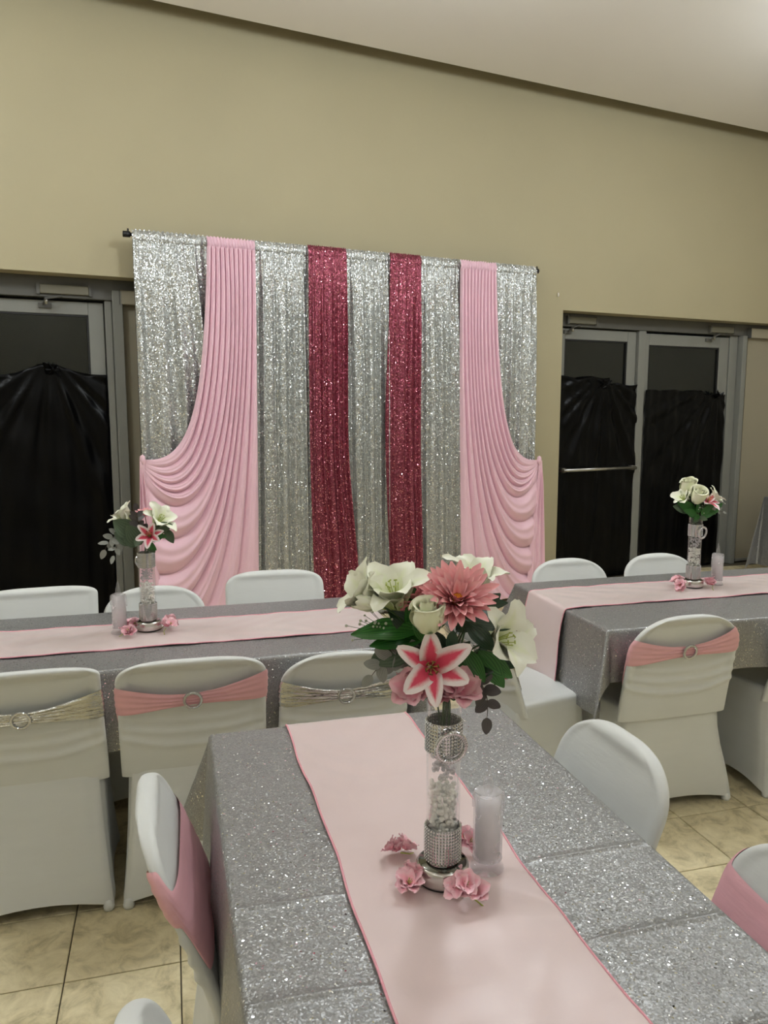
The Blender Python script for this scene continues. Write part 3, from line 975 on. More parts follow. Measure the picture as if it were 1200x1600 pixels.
def chair(label, kind, x, y, rz, sash=None):
    t = thing('covered_chair', label, 'chair', (x, y, 0), rz, 'chairs in white stretch covers')
    bk, sk, pk, sv = CM[kind]
    ob('backrest_cover', bk, None, t)
    ob('seat_cover', sk, None, t)
    for sx in (-1, 1):
        for yy in (.03 + (.05 if kind == 'arch' else 0), .44):
            f = ob('foot', FOOT, None, t)
            f.location = (sx * .222 * (1.05 if kind == 'upright' else 1) + (.05 if kind == 'upright' else 0), yy + (.07 if kind == 'upright' and yy < .1 else 0), 0)
    if sash:
        s = ob('sash', pk if sash == 'pink' else sv, None, t)
        s['label'] = 'pink stretch sash' if sash == 'pink' else 'shiny silver foil sash'
        b = ob('buckle', BUCKLE, None, s)
        H, hw, yc, th = back_shape(kind)
        zb = H - (.143 if sash == 'pink' else .163)
        b.location = (0, yc(zb) - th(zb) - .014, zb)
        b.rotation_euler = (.18, 0, 0)
        b['label'] = 'round rhinestone buckle'
    return t
R = math.radians
# near side of the left table, backs to the camera
chair('white covered chair with silver sash at the left edge, its top nearly flat', 'flat', -.462, 2.44, R(1), 'silver')
chair('white covered chair with pink sash and buckle, at the left table', 'broad', .042, 2.43, R(-1.5), 'pink')
chair('white covered chair with silver sash and buckle, left of the big bouquet', 'arch', .545, 2.46, R(-4), 'silver')
# far side of the left table
chair('white covered chair behind the left table at the left edge, before the black plastic', 'flat', -.56, 3.56, PI + R(3))
chair('white covered chair behind the left table and its small vase', 'arch', -.09, 3.60, PI)
chair('white covered chair behind the left table in front of the silver curtains', 'broad', .46, 3.66, PI + R(-3))
# far side of the right table
chair('white covered chair behind the right table, nearest the backdrop', 'arch', 2.03, 3.70, PI)
chair('white covered chair behind the right table and its vase', 'arch', 2.58, 3.70, PI)
# near side of the right table
chair('white covered chair with pink sash and buckle, at the right table', 'upright', 1.875, 2.455, R(0), 'pink')
chair('white covered chair with silver sash cut by the right edge', 'arch', 2.56, 2.46, R(3), 'silver')
# end of the right table
chair('white covered chair with silver sash at the end of the right table, behind the bouquet', 'arch', 1.13, 2.86, R(-78), 'silver')
# sides of the near table
chair('plain white covered chair on the right side of the nearest table', 'arch', 1.055, 1.63, R(92))
chair('white covered chair with pink sash at the right edge, beside the nearest table', 'arch', 1.085, 1.00, R(90), 'pink')
chair('white covered chair with pink sash on the left side of the nearest table', 'arch', -.065, 1.62, R(-90), 'pink')
chair('white covered chair top at the bottom edge, left of the nearest table', 'arch', -.075, .90, R(-90))

# ------------------------------------------------------------------ flowers
RV = Vector((cos(YAW), -sin(YAW), 0))
TV = Vector((-sin(YAW), -cos(YAW), 0))
UV_ = Vector((0, 0, 1))
def petal_geo(L, W, a0, a1, pw=1.0, cup=.25, wid=.8, tip=.75, ruf=0.0, r0=.002, nu=7, nv=11):
    ds = L / (nv - 1)
    r, z = r0, 0.0
    cl = []
    for k in range(nv):
        t = k / (nv - 1)
        a = R(a0 + (a1 - a0) * t ** pw)
        cl.append((r, z, a, t))
        r += sin(a) * ds
        z += cos(a) * ds
    V, U = [], []
    for r, z, a, t in cl:
        w = W * max(.02, sin(PI * min(1, t ** wid * .93 + .06))) ** tip
        for i in range(nu):
            s = -1 + 2 * i / (nu - 1)
            c = cup * w * s * s + ruf * s * s * sin(t * 17 + s * 2)
            V.append((r - cos(a) * c, s * w, z + sin(a) * c))
            U.append((i / (nu - 1), t))
    F = [(j * nu + i, j * nu + i + 1, (j + 1) * nu + i + 1, (j + 1) * nu + i) for j in range(nv - 1) for i in range(nu - 1)]
    return V, F, U
PM = {}
def pmesh(key, m, *a, **k):
    if key not in PM:
        PM[key] = mesh('petal', petal_geo(*a, **k), m)
    return PM[key]
def axis_q(d):
    return Vector(d).normalized().to_track_quat('Z', 'Y')
def add_petal(t, me, q, phi, scale=1.0, nm='petal', tiltq=None, loc=None):
    o = ob(nm, me, None, t)
    o.rotation_mode = 'QUATERNION'
    o.rotation_quaternion = q @ Quaternion((0, 0, 1), phi) @ (tiltq or Quaternion())
    o.scale = (scale,) * 3
    if loc is not None:
        o.location = loc
    return o
class Vase:
    def __init__(s, x, y):
        s.x, s.y = x, y
    def world(s, p):
        q = RV * p[0] + TV * p[1]
        return Vector((s.x + q.x, s.y + q.y, p[2]))
def wdir(d):
    return RV * d[0] + TV * d[1] + UV_ * d[2]
def stem_geo(vz, head, back, rnd):
    """from the head's underside down into the vase"""
    h = Vector(head)
    neck = Vector((vz.x + rnd.uniform(-.013, .013), vz.y + rnd.uniform(-.013, .013), 1.085))
    low = Vector((vz.x + rnd.uniform(-.016, .016), vz.y + rnd.uniform(-.016, .016), 1.0))
    p1 = h + Vector(back) * .05
    p2 = neck + Vector((0, 0, .06))
    pts = [bez(h, p1, p2, neck, k / 10) for k in range(11)] + [tuple(low)]
    return tube([tuple(Vector(p) - h) for p in pts], .0016, 6)
RND = random.Random(21)
def flower(vz, name, label, cat, pos, group):
    return thing(name, label, cat, vz.world(pos), 0, group)
def lily(vz, label, pos, d, size=1.0, m='lily_white', openness=1.0, spin=0.0, group='lilies', npet=6):
    t = flower(vz, 'lily', label, 'flower', pos, group)
    D = wdir(d)
    q = axis_q(D)
    mm = M[m]
    star = (m == 'stargazer')
    if star:
        wide = pmesh(('star', 1), mm, .074, .0205, 42, 95, 1.1, .22, .8, .5, ruf=.002)
        nar = pmesh(('star', 2), mm, .078, .0175, 38, 100, 1.1, .2, .8, .5, ruf=.002)
    else:
        wide = pmesh((m, 1, openness), mm, .086, .029, 14, 62 + 40 * openness, 1.4, .30, .95, .6, ruf=.003)
        nar = pmesh((m, 2, openness), mm, .090, .0225, 16, 60 + 55 * openness, 1.5, .25, .95, .6, ruf=.003)
    for k in range(npet):
        o = add_petal(t, wide if k % 2 else nar, q, spin + k * 2 * PI / 6 + RND.uniform(-.16, .16), size * RND.uniform(.86, 1.08), tiltq=Quaternion((0, 1, 0), RND.uniform(-.14, .14)))
    gs = []
    for k in range(6):
        a = k * PI / 3 + .3
        p = Vector((.010 * cos(a), .010 * sin(a), .045 * size))
        gs.append(tube([(0, 0, .004), tuple(p * .6), tuple(p)], .0008, 5))
    st = ob('stamen', xform(join(*gs), q.to_matrix().to_4x4()), M['filament'], t)
    ah = []
    for k in range(6):
        a = k * PI / 3 + .3
        ah.append(tube([(.010 * cos(a) - .003 * sin(a), .010 * sin(a) + .003 * cos(a), .045 * size), (.010 * cos(a) + .003 * sin(a), .010 * sin(a) - .003 * cos(a), .047 * size)], .0014, 5))
    ob('anther', xform(join(*ah), q.to_matrix().to_4x4()), M['anther'] if star else M['filament'], st)
    ob('throat', xform(lathe([(.001, -.012), (.004, -.008), (.006, 0), (.0065, .008)], 10), q.to_matrix().to_4x4()), M['stem'] if star else M['filament'], t)
    ob('stem', stem_geo(vz, vz.world(pos), -D.normalized(), RND), M['stem'], t)
    return t
def mum(vz, label, pos, d, size=1.0, group='coral flowers'):
    t = flower(vz, 'chrysanthemum', label, 'flower', pos, group)
    D = wdir(d)
    q = axis_q(D)
    rings = [(20, .060, .0076, 60, 76), (20, .057, .0074, 44, 60), (16, .050, .0070, 27, 48), (12, .038, .0060, 10, 34)]
    for j, (n, L, W, a0, a1) in enumerate(rings):
        me = pmesh(('mum', j), M['mum'], L, W, a0, a1, 1.0, .5, 1.25, .55, 0, .003, 5, 7)
        for k in range(n):
            add_petal(t, me, q, 2 * PI * (k + j * .37) / n + RND.uniform(-.08, .08), size * RND.uniform(.88, 1.08),
                      tiltq=Quaternion((0, 1, 0), RND.uniform(-.09, .09)))
    ob('eye', xform(join(ball(0, 0, .010 * size, .009 * size, 12, 6), *[ball(.007 * size * cos(a), .007 * size * sin(a), .016 * size, .0025, 6, 4) for a in frange(0, 5.6, 8)]), q.to_matrix().to_4x4()), M['mum_eye'], t)
    ob('stem', stem_geo(vz, vz.world(pos), -D.normalized(), RND), M['stem'], t)
    return t
def rose(vz, label, pos, d, size=1.0, group='ivory roses'):
    t = flower(vz, 'rose', label, 'flower', pos, group)
    D = wdir(d)
    q = axis_q(D)
    if 'rose' not in PM:
        ms = []
        for k in range(7):
            R0 = .0045 + .0031 * k
            span = PI * (1.9 if k < 3 else 1.15)
            Hh = .052 - .0012 * abs(k - 2)
            def fn(u, v, R0=R0, span=span, Hh=Hh, k=k):
                a = span * (u - .5)
                e = 1 - (2 * u - 1) ** 4 * .25
                rr = R0 * (.55 + .62 * sin(PI * min(1, .12 + v * .74))) * (1 + .05 * (2 * u - 1))
                rr += .0026 * sstep(.82, 1.0, v) * (k > 2) + .0012 * k * sstep(.9, 1, v)
                return (rr * cos(a), rr * sin(a), Hh * v * e - .0035 * sstep(.9, 1, v) * (k > 3))
            g = grid(fn, frange(0, 1, 16), frange(0, 1, 11))
            ms.append(mesh('petal', g, M['rose']))
        PM['rose'] = ms
        PM['sepal'] = mesh('sepal', petal_geo(.030, .006, 100, 40, .6, .2, .7, .8), M['leaf'])
    for k, me in enumerate(PM['rose']):
        add_petal(t, me, q, k * 2.3, size)
    for k in range(5):
        add_petal(t, PM['sepal'], q, k * 2 * PI / 5, size, 'sepal', loc=-D.normalized() * .001)
    ob('stem', stem_geo(vz, vz.world(pos), -D.normalized(), RND), M['stem'], t)
    return t
def lily_bud(vz, label, pos, d, size=1.0):
    t = flower(vz, 'lily_bud', label, 'flower', pos, 'lilies')
    D = wdir(d)
    q = axis_q(D)
    me = pmesh('lbud', M['lily_white'], .062, .016, 42, -22, .8, .7, .9, .7)
    for k in range(6):
        add_petal(t, me, q, k * PI / 3, size)
    ob('stem', stem_geo(vz, vz.world(pos), -D.normalized(), RND), M['stem'], t)
    return t
def leaf_mesh(key, m, W, fold, bend, wid=.85, tip=.8):
    if key not in PM:
        nu, nv = 7, 12
        V, U = [], []
        for j in range(nv):
            t = j / (nv - 1)
            w = W * max(.02, sin(PI * min(1, t ** wid * .97 + .02))) ** tip
            for i in range(nu):
                s = -1 + 2 * i / (nu - 1)
                V.append((t, s * w, fold * abs(s) * w - bend * t * t + .012 * sin(t * 14) * s * s))
                U.append((i / (nu - 1), t))
        F = [(j * nu + i, j * nu + i + 1, (j + 1) * nu + i + 1, (j + 1) * nu + i) for j in range(nv - 1) for i in range(nu - 1)]
        PM[key] = mesh('leaf', (V, F, U), m)
    return PM[key]
LEAF = {'green': ('leaf', .24, .25, .12), 'dark': ('leaf_dark', .23, .2, .10), 'olive': ('leaf_olive', .30, .15, .08),
        'grey': ('leaf_grey', .30, .12, .05), 'plum': ('leaf_plum', .33, .12, .05), 'broad': ('leaf_olive', .36, .15, .08)}
def put_leaf(t, org, base, tip, kind, face, vz):
    m, W, fo, be = LEAF[kind]
    b, e = vz.world(base), vz.world(tip)
    X = (e - b)
    L = X.length
    X.normalize()
    n = wdir(face)
    Z = (n - X * n.dot(X)).normalized()
    Y = Z.cross(X)
    o = ob('leaf', leaf_mesh(('L', kind), M[m], W, fo, be), None, t)
    mt = Matrix((X, Y, Z)).transposed().to_4x4()
    o.rotation_mode = 'QUATERNION'
    o.rotation_quaternion = mt.to_quaternion()
    o.location = b - org
    o.scale = (L,) * 3
    return o
def foliage(vz, label, leaves, kind, root=(0, 0, 1.12), group='leaf stems in the vases'):
    t = thing('leaf_stem', label, 'leaves', vz.world(root), 0, group)
    org = vz.world(root)
    gs = []
    for base, tip, face in leaves:
        put_leaf(t, org, base, tip, kind, face, vz)
        b = vz.world(base) - org
        mid = b * .5 + Vector((0, 0, .012))
        gs.append(tube([(0, 0, 0), tuple(mid), tuple(b)], .0012, 5))
    gs.append(tube([(0, 0, 0), (0, 0, -.06), (RND.uniform(-.01, .01), RND.uniform(-.01, .01), -.115)], .0018, 5))
    ob('stalk', join(*gs), M['stem'], t)
    return t
def sprig(vz, label, pts, kind, size, n, group='eucalyptus sprigs in the vases'):
    """stem along pts (R,T,Z) with leaf pairs"""
    P = [vz.world(p) for p in pts]
    org = P[0]
    t = thing('eucalyptus_sprig', label, 'leaves', org, 0, group)
    crv = [Vector(bez(P[0], P[1], P[2], P[3], k / 14)) for k in range(15)]
    ob('stalk', tube([tuple(p - org) for p in crv], lambda q: .0014 * (1 - q) + .0006, 5), M['stem_brown'], t)
    m, W, fo, be = LEAF[kind]
    for k in range(n):
        q = .28 + .72 * k / (n - 1)
        i = min(13, int(q * 14))
        p = crv[i].lerp(crv[i + 1], q * 14 - i) if i < 14 else crv[14]
        tg = (crv[i + 1] - crv[i]).normalized()
        for sgn in ((-1, 1) if k < n - 1 else (0,)):
            side = tg.cross(TV).normalized() * sgn
            X = (tg * (.55 if sgn else 1) + side * .8 + TV * RND.uniform(-.4, .5)).normalized()
            nn = (TV + UV_ * .4 + Vector((RND.uniform(-.5, .5), RND.uniform(-.5, .5), RND.uniform(-.5, .5))))
            Z = (nn - X * nn.dot(X)).normalized()
            Y = Z.cross(X)
            o = ob('leaf', leaf_mesh(('E', kind), M[m], W * 1.05, .1, .05, .8, .6), None, t)
            o.rotation_mode = 'QUATERNION'
            o.rotation_quaternion = Matrix((X, Y, Z)).transposed().to_quaternion()
            o.location = p - org
            o.scale = (size * RND.uniform(.85, 1.1) * (1 - .25 * q),) * 3
    return t
def babys_breath(vz, label, pts, n=26):
    P = [vz.world(p) for p in pts]
    org = P[0]
    t = thing('babys_breath', label, 'flower', org, 0, 'filler sprigs')
    gs, bs = [], []
    tipv = P[1] - org
    for k in range(n):
        e = tipv * RND.uniform(.65, 1.08) + Vector((RND.gauss(0, .011), RND.gauss(0, .011), RND.gauss(0, .011)))
        gs.append(tube([(0, 0, 0), tuple(tipv * .45), tuple(e)], .0005, 4))
        bs.append(ball(e.x, e.y, e.z, RND.uniform(.0018, .003), 6, 4))
    ob('stalk', join(*gs), M['stem'], t)
    tag(ob('bud_cluster', join(*bs), M['bud'], t), kind='stuff')
    return t
def blossom(label, loc, size=1.0, seed=0, m='blossom', stem=True, vz=None, flat=.75):
    rnd = random.Random(seed)
    t = thing('blossom', label, 'flower', loc, 0, 'pink blossoms')
    me = pmesh((m, 'b'), M[m], .026, .0125, 50, 80, 1, .35, .7, .5, .003, .001, 6, 7)
    for c in range(4):
        cc = Vector((rnd.uniform(-.017, .017), rnd.uniform(-.017, .017), rnd.uniform(-.004, .014))) * size
        d = Vector((cc.x * 30 + rnd.uniform(-.4, .4), cc.y * 30 + rnd.uniform(-.4, .4), flat))
        q = axis_q(d)
        for k in range(6):
            add_petal(t, me, q, 2 * PI * k / 6 + rnd.uniform(-.2, .2), size * rnd.uniform(.85, 1.1), tiltq=Quaternion((0, 1, 0), rnd.uniform(-.25, .2)), loc=cc)
        ob('stamen', xform(join(*[tube([(0, 0, 0), (.004 * cos(a), .004 * sin(a), .012)], .0006, 4) for a in (0, 1.3, 2.5, 3.8, 5)]), Matrix.Translation(cc) @ q.to_matrix().to_4x4()), M['filament'], t)
    if vz is not None:
        ob('stem', stem_geo(vz, loc, (0, 0, -1), rnd), M['stem'], t)
    elif stem:
        a = rnd.uniform(0, 6.28)
        ob('stem', tube([(0, 0, 0), (.02 * cos(a), .02 * sin(a), -.008), (.036 * cos(a + .3), .036 * sin(a + .3), -.016 * size)], .0014, 5), M['filament'], t)
    return t

# ---- vase, candle
def beads_band(r, z0, z1, cols, rows, br):
    gs = [lathe([(r, z0), (r + .0008, z0), (r + .0008, z1), (r, z1)], 36)]
    for j in range(rows):
        z = z0 + (z1 - z0) * (j + .5) / rows
        for i in range(cols):
            a = 2 * PI * i / cols
            gs.append(ball((r + .0016) * cos(a), (r + .0016) * sin(a), z, br, 6, 4))
    return join(*gs)
def vase(vz, where, ring_az, seed):
    x, y = vz.x, vz.y
    zb = TZ + .0095
    rnd = random.Random(seed)
    t = thing('glass_vase', 'clear cylinder vase with rhinestone bands ' + where, 'vase', (x, y, zb), 0, 'cylinder vases')
    b = ob('base', lathe([(.001, .004), (.046, .004), (.0475, .008), (.0475, .030), (.045, .034), (.043, .0345)], 48), M['chrome'], t)
    ob('mirror_plate', lathe([(.0435, .0342), (.042, .0362), (.001, .0364)], 48), M['mirror'], b)
    ob('rubber_foot', lathe([(.001, 0), (.044, 0), (.0455, .004), (.001, .0045)], 48), M['black'], b)
    r0, r1, z0, z1 = .0298, .0274, .037, .338
    ob('glass', lathe([(.001, z0), (r0 - .001, z0), (r0, z0 + .002), (r0, z1), (r0 - .001, z1 + .001), (r1, z1), (r1, z0 + .008), (.001, z0 + .008)], 48), M['glass'], t)
    for k, (a, c) in enumerate(((.040, .104), (.242, .298))):
        o = ob('rhinestone_band', beads_band(r0 + .0003, a, c, 34, 11 if k == 0 else 9, .0022), M['stone_gem'], t, smooth=False)
        o['kind'] = 'stuff'
    g = ob('rhinestone_ring', ring_geo(.0262, .0042, 36, .0019), M['stone_gem'], t, smooth=False)
    g.rotation_euler = (.1, 0, ring_az)
    dv = Matrix.Rotation(ring_az, 3, 'Z') @ Vector((0, -1, 0))
    g.location = dv * (r0 + .008) + Vector((0, 0, .262))
    # filling
    pg = []
    for k in range(320):
        rr, a, z = .0238 * rnd.random() ** .33, rnd.uniform(0, 6.28), rnd.uniform(.050, .182)
        pg.append(ball(rr * cos(a), rr * sin(a), z, rnd.uniform(.0035, .0052), 7, 5, rnd.uniform(.65, 1.1)))
    p = tag(ob('pebble_filling', join(*pg), M['pebble']), 'white pebbles filling the lower part of the vase ' + where, 'pebbles', 'vase pebbles', 'stuff')
    p.location = (x, y, zb)
    pg = []
    for k in range(80):
        rr, a, z = .0225 * math.sqrt(rnd.random()), rnd.uniform(0, 6.28), rnd.uniform(.190, .238)
        pg.append(ball(rr * cos(a), rr * sin(a), z, rnd.uniform(.003, .0048), 8, 6, rnd.uniform(.6, 1.0)))
    p = tag(ob('bead_filling', join(*pg), M['bead']), 'clear beads above the pebbles in the vase ' + where, 'beads', 'vase beads', 'stuff')
    p.location = (x, y, zb)
    return t
def candle(where, x, y, seed):
    rnd = random.Random(seed)
    zb = TZ + .0085
    t = thing('candle', 'clear acrylic battery candle ' + where, 'candle', (x, y, zb), rnd.uniform(0, 6), 'acrylic candles')
    ob('foot', lathe([(.001, 0), (.030, 0), (.0315, .004), (.029, .009), (.024, .014), (.0255, .019), (.0275, .024), (.001, .024)], 36), M['candle_clear'], t)
    def side(a, z):
        r = .0268 + (.0007 * max(0, sin(a * 5 + 1)) * sstep(.06, .15, z))
        if z > .142:
            r *= 1 - .05 * (z - .142) / .006
        return (r * cos(a), r * sin(a), z + (.003 * sin(a * 3 + 1) if z > .14 else 0))
    zs = [.022, .03, .06, .09, .115, .13, .142, .148]
    g = grid(side, [2 * PI * k / 40 for k in range(40)], zs, wrap=True)
    top = lathe([(.0255, .148), (.020, .1445), (.012, .142), (.001, .1415)], 40)
    bt = lathe([(.001, .0215), (.0268, .022)], 40)
    ob('body', join(bt, g, top), M['candle'], t)
    ob('core', lathe([(.001, .026), (.0225, .026), (.0225, .128), (.016, .134), (.001, .134)], 32), M['candle_core'], t)
    ob('flame', lathe([(.001, .140), (.006, .142), (.0095, .156), (.0085, .170), (.0045, .186), (.0015, .198), (.0002, .202)], 12), M['candle_clear'], t)
    dg = [tube([(.0272 * cos(a), .0272 * sin(a), .146), (.0282 * cos(a), .0282 * sin(a), .146 - l * .6), (.0276 * cos(a), .0276 * sin(a), .146 - l)], lambda q: .0022 + .001 * q, 6)
          for a, l in [(rnd.uniform(0, 6.28), rnd.uniform(.015, .05)) for _ in range(5)]]
    ob('wax_drip', join(*dg), M['candle_clear'], t)
    return t

# ---- centre arrangement on the nearest table
VC = Vase(.444, 1.227)
wC = 'on the nearest table'
vase(VC, wC, YAW * -1 + .25, 1)
candle(wC, .534, 1.236, 1)
lily(VC, 'large open white lily at the upper left of the big bouquet', (-.082, .005, 1.262), (-.15, .35, .8), 1.14, 'lily_white', 1.0, .4)
lily(VC, 'white lily leaning far left in the big bouquet', (-.108, .012, 1.268), (-.75, .15, .55), .98, 'lily_white', .7, 1.0)
lily_bud(VC, 'closed white lily bud at the left edge of the big bouquet', (-.112, .03, 1.272), (-.8, .35, .25), .85)
mum(VC, 'large coral pink spiky flower in the middle of the big bouquet', (.014, .050, 1.282), (.03, .66, .72), 1.16)
mum(VC, 'smaller coral flower half hidden behind the ivory rose', (-.045, .0, 1.272), (-.35, .25, .8), .72)
rose(VC, 'ivory rosebud in the middle of the big bouquet', (-.034, .080, 1.247), (-.05, .30, .95), 1.06)
lily(VC, 'white lily behind the coral flower in the big bouquet', (.052, -.04, 1.272), (.10, .10, 1.0), 1.05, 'lily_white', .8, .2)
lily(VC, 'speckled white lily at the right of the big bouquet', (.068, .04, 1.212), (.62, .62, .30), 1.1, 'lily_speck', 1.0, .1)
lily(VC, 'pink and white striped lily at the front of the big bouquet', (-.028, .075, 1.182), (-.02, .95, .28), 1.02, 'stargazer', 1.0, .62, npet=6)
blossom('dusty pink blossom under the striped lily, at the left', VC.world((-.038, .055, 1.140)), 1.5, 31, 'blossom_dusty', vz=VC)
blossom('dusty pink blossom under the striped lily, at the right', VC.world((.016, .055, 1.136)), 1.5, 32, 'blossom_dusty', vz=VC)
blossom('small deep pink blossom at the right under the speckled lily', VC.world((.088, .02, 1.145)), .8, 33, 'stargazer', vz=VC, flat=.9)
foliage(VC, 'bright green long leaves at the left of the big bouquet', [((-.045, .03, 1.228), (-.160, .03, 1.232), (0, .5, 1)), ((-.04, .03, 1.214), (-.128, .045, 1.214), (0, .6, 1)),
        ((-.05, .01, 1.215), (-.052, .02, 1.298), (.1, 1, .1)), ((-.035, .045, 1.215), (-.055, .05, 1.262), (-.2, 1, .2))], 'green')
foliage(VC, 'dark glossy leaves at the right of the big bouquet', [((.028, .06, 1.258), (.112, .05, 1.246), (.1, .7, .8)), ((.03, .065, 1.254), (.076, .085, 1.212), (.1, 1, .4)),
        ((.006, .085, 1.246), (.002, .095, 1.205), (0, 1, .2)), ((.05, .0, 1.262), (.105, .01, 1.275), (.1, .7, .8)), ((.06, .0, 1.19), (.135, .02, 1.222), (0, .8, .6)),
        ((.05, .0, 1.18), (.135, .03, 1.175), (0, .9, .5)), ((.0, .03, 1.2), (-.03, .05, 1.235), (0, 1, .2))], 'dark')
foliage(VC, 'dark leaves in the middle of the big bouquet behind the striped lily', [((-.01, .02, 1.16), (-.06, .05, 1.205), (0, 1, .2)), ((.0, .02, 1.16), (.035, .055, 1.215), (0, 1, .2)),
        ((-.01, .02, 1.17), (-.03, .05, 1.235), (0, 1, .2)), ((.01, .02, 1.15), (.075, .05, 1.165), (0, 1, .3)), ((-.02, .02, 1.2), (-.095, .02, 1.262), (0, .8, .5)), ((.02, .0, 1.22), (.095, -.01, 1.285), (0, .8, .5))], 'dark')
foliage(VC, 'green leaves below the speckled lily in the big bouquet', [((.055, .03, 1.195), (.098, .045, 1.135), (.1, 1, .2)), ((.02, .05, 1.18), (.046, .07, 1.138), (.1, 1, .2)),
        ((.03, .04, 1.20), (.062, .06, 1.150), (-.1, 1, .3)), ((.06, .03, 1.19), (.112, .04, 1.150), (.1, 1, .2))], 'green')
foliage(VC, 'olive leaf hanging at the left of the big bouquet', [((-.055, .03, 1.205), (-.128, .04, 1.178), (-.1, 1, .3)), ((-.03, .03, 1.19), (-.062, .045, 1.145), (-.1, 1, .2))], 'olive')
sprig(VC, 'pale silver eucalyptus sprig at the lower left of the big bouquet', ((-.02, .02, 1.16), (-.06, .03, 1.21), (-.10, .035, 1.19), (-.125, .04, 1.155)), 'grey', .040, 5)
sprig(VC, 'dark eucalyptus sprig hanging at the lower right of the big bouquet', ((.012, .03, 1.13), (.045, .04, 1.165), (.075, .045, 1.145), (.068, .05, 1.085)), 'plum', .034, 5)
babys_breath(VC, 'tiny pale filler buds at the left of the big bouquet', ((-.05, .01, 1.20), (-.135, .02, 1.238)))
for k, (lb, x, y, sz) in enumerate((('pink fabric blossom left of the vase, at the back, on the nearest table', .388, 1.300, 1.0),
                                    ('pink fabric blossom left of the vase, at the front, on the nearest table', .378, 1.215, 1.15),
                                    ('pink fabric blossom in front of the candle on the nearest table', .468, 1.165, 1.15),
                                    ('pink fabric blossom behind the candle on the nearest table', .513, 1.305, .9))):
    blossom(lb, (x, y, TZ + .024), sz, 40 + k)

# ---- left table arrangement
VL = Vase(-.101, 3.019)
wL = 'on the left table'
vase(VL, wL, -YAW + PI / 2 + 2.2, 2)
candle(wL, -.205, 3.00, 2)
lily(VL, 'white lily at the left of the small bouquet on the left table', (-.05, .0, 1.175), (-.55, .25, .75), 1.0, 'lily_white', .6, .3)
lily(VL, 'large white lily at the right of the small bouquet on the left table', (.048, .02, 1.165), (.55, .35, .70), 1.15, 'lily_white', .9, .7)
mum(VL, 'coral flower at the top of the bouquet on the left table', (.0, -.01, 1.195), (-.05, .2, .95), .7)
lily(VL, 'pink and white striped lily in the bouquet on the left table', (.035, .055, 1.13), (.12, .80, .45), .8, 'stargazer', 1.0, .3)
foliage(VL, 'round olive leaves in the bouquet on the left table', [((-.02, .04, 1.11), (-.095, .06, 1.145), (0, 1, .3)), ((.0, .05, 1.10), (-.04, .08, 1.175), (0, 1, .3)),
        ((-.01, .05, 1.1), (-.055, .075, 1.125), (0, 1, .3)), ((.0, .06, 1.13), (-.012, .085, 1.10), (0, 1, .3)), ((-.02, .04, 1.13), (-.10, .05, 1.19), (0, 1, .4))], 'broad')
foliage(VL, 'dark round leaves at the right of the bouquet on the left table', [((.045, .04, 1.15), (.115, .05, 1.175), (0, 1, .4)), ((.09, .04, 1.155), (.118, .05, 1.105), (0, 1, .2)),
        ((.03, .04, 1.12), (.085, .06, 1.135), (0, 1, .4)), ((.02, .05, 1.105), (.055, .07, 1.075), (0, 1, .2))], 'olive')
foliage(VL, 'green leaf under the striped lily on the left table', [((.02, .05, 1.11), (.060, .075, 1.085), (0, 1, .3)), ((.05, .05, 1.14), (.095, .06, 1.13), (0, 1, .4))], 'green')
sprig(VL, 'silver eucalyptus sprig drooping left of the bouquet on the left table', ((-.01, .02, 1.11), (-.06, .03, 1.16), (-.11, .04, 1.15), (-.135, .05, 1.08)), 'grey', .045, 6)
sprig(VL, 'dark eucalyptus sprig at the centre top of the bouquet on the left table', ((0, .02, 1.11), (-.01, .03, 1.16), (-.015, .04, 1.19), (-.01, .06, 1.23)), 'plum', .042, 5)
sprig(VL, 'pale eucalyptus sprig low at the left of the bouquet on the left table', ((-.01, .03, 1.10), (-.05, .04, 1.13), (-.09, .05, 1.12), (-.10, .06, 1.06)), 'grey', .040, 5)
for k, (lb, x, y, sz) in enumerate((('pink fabric blossom between candle and vase on the left table', -.172, 2.955, 1.15),
                                    ('pink fabric blossom behind the candle side of the vase on the left table', -.165, 3.035, 1.0),
                                    ('pink fabric blossom at the right foot of the vase on the left table', -.038, 2.965, 1.15),
                                    ('pink fabric blossom behind the right foot of the vase on the left table', -.025, 3.025, 1.1))):
    blossom(lb, (x, y, TZ + .024), sz, 60 + k)

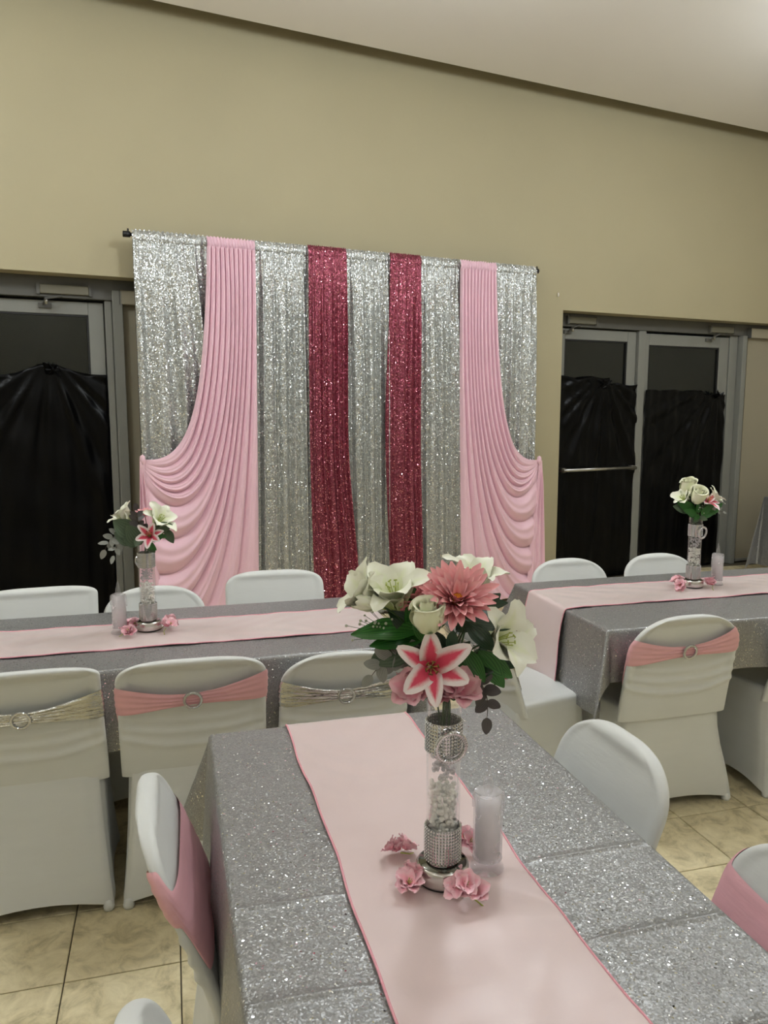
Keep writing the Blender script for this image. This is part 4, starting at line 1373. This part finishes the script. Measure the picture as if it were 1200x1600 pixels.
# ---- right table arrangement
VR = Vase(2.352, 3.089)
wR = 'on the right table'
vase(VR, wR, -YAW + .55, 3)
candle(wR, 2.492, 3.100, 3)
lily(VR, 'white lily at the left of the bouquet on the right table', (-.05, .0, 1.165), (-.6, .3, .65), .9, 'lily_white', .8, .3)
rose(VR, 'ivory rose at the top of the bouquet on the right table', (-.038, -.01, 1.205), (-.1, .15, .95), 1.5)
rose(VR, 'ivory rose at the front of the bouquet on the right table', (-.022, .04, 1.175), (.05, .55, .8), 1.5)
lily(VR, 'pink and white striped lily in the bouquet on the right table', (.03, .03, 1.165), (.3, .55, .75), .95, 'stargazer', 1.0, .5)
lily(VR, 'white lily at the right of the bouquet on the right table', (.06, .0, 1.165), (.65, .25, .70), .95, 'lily_white', .9, .9)
foliage(VR, 'green leaves under the flowers on the right table', [((-.01, .02, 1.12), (-.10, .03, 1.175), (0, 1, .3)), ((-.01, .03, 1.11), (-.075, .05, 1.135), (0, 1, .3)), ((0, .03, 1.11), (-.03, .06, 1.09), (0, 1, .2)),
        ((.0, .03, 1.12), (-.02, .06, 1.165), (0, 1, .3)), ((.01, .03, 1.11), (.05, .05, 1.16), (0, 1, .3)), ((.01, .03, 1.11), (.105, .04, 1.165), (0, 1, .3)), ((.01, .03, 1.10), (.06, .05, 1.12), (0, 1, .3)),
        ((-.02, .03, 1.10), (-.055, .05, 1.115), (0, 1, .2)), ((.03, .03, 1.13), (.11, .03, 1.14), (0, .8, .5))], 'green')
foliage(VR, 'olive leaves at the rim of the vase on the right table', [((0, .03, 1.10), (-.035, .055, 1.08), (0, 1, .2)), ((.0, .03, 1.10), (.03, .055, 1.09), (0, 1, .2)), ((-.03, .02, 1.13), (-.115, .02, 1.15), (0, 1, .3))], 'olive')
sprig(VR, 'small white sprig at the right of the bouquet on the right table', ((.01, .02, 1.10), (.04, .03, 1.13), (.08, .04, 1.135), (.105, .04, 1.125)), 'grey', .026, 4)
babys_breath(VR, 'tiny white filler buds in the bouquet on the right table', ((0, .02, 1.12), (.005, .06, 1.16)), 14)
for k, (lb, x, y, sz) in enumerate((('pink fabric blossom at the left foot of the vase on the right table', 2.262, 3.045, 1.15),
                                    ('pink fabric blossom behind the left foot of the vase on the right table', 2.290, 3.125, 1.1),
                                    ('pink fabric blossom between vase and candle on the right table', 2.418, 3.03, 1.2))):
    blossom(lb, (x, y, TZ + .024), sz, 80 + k)
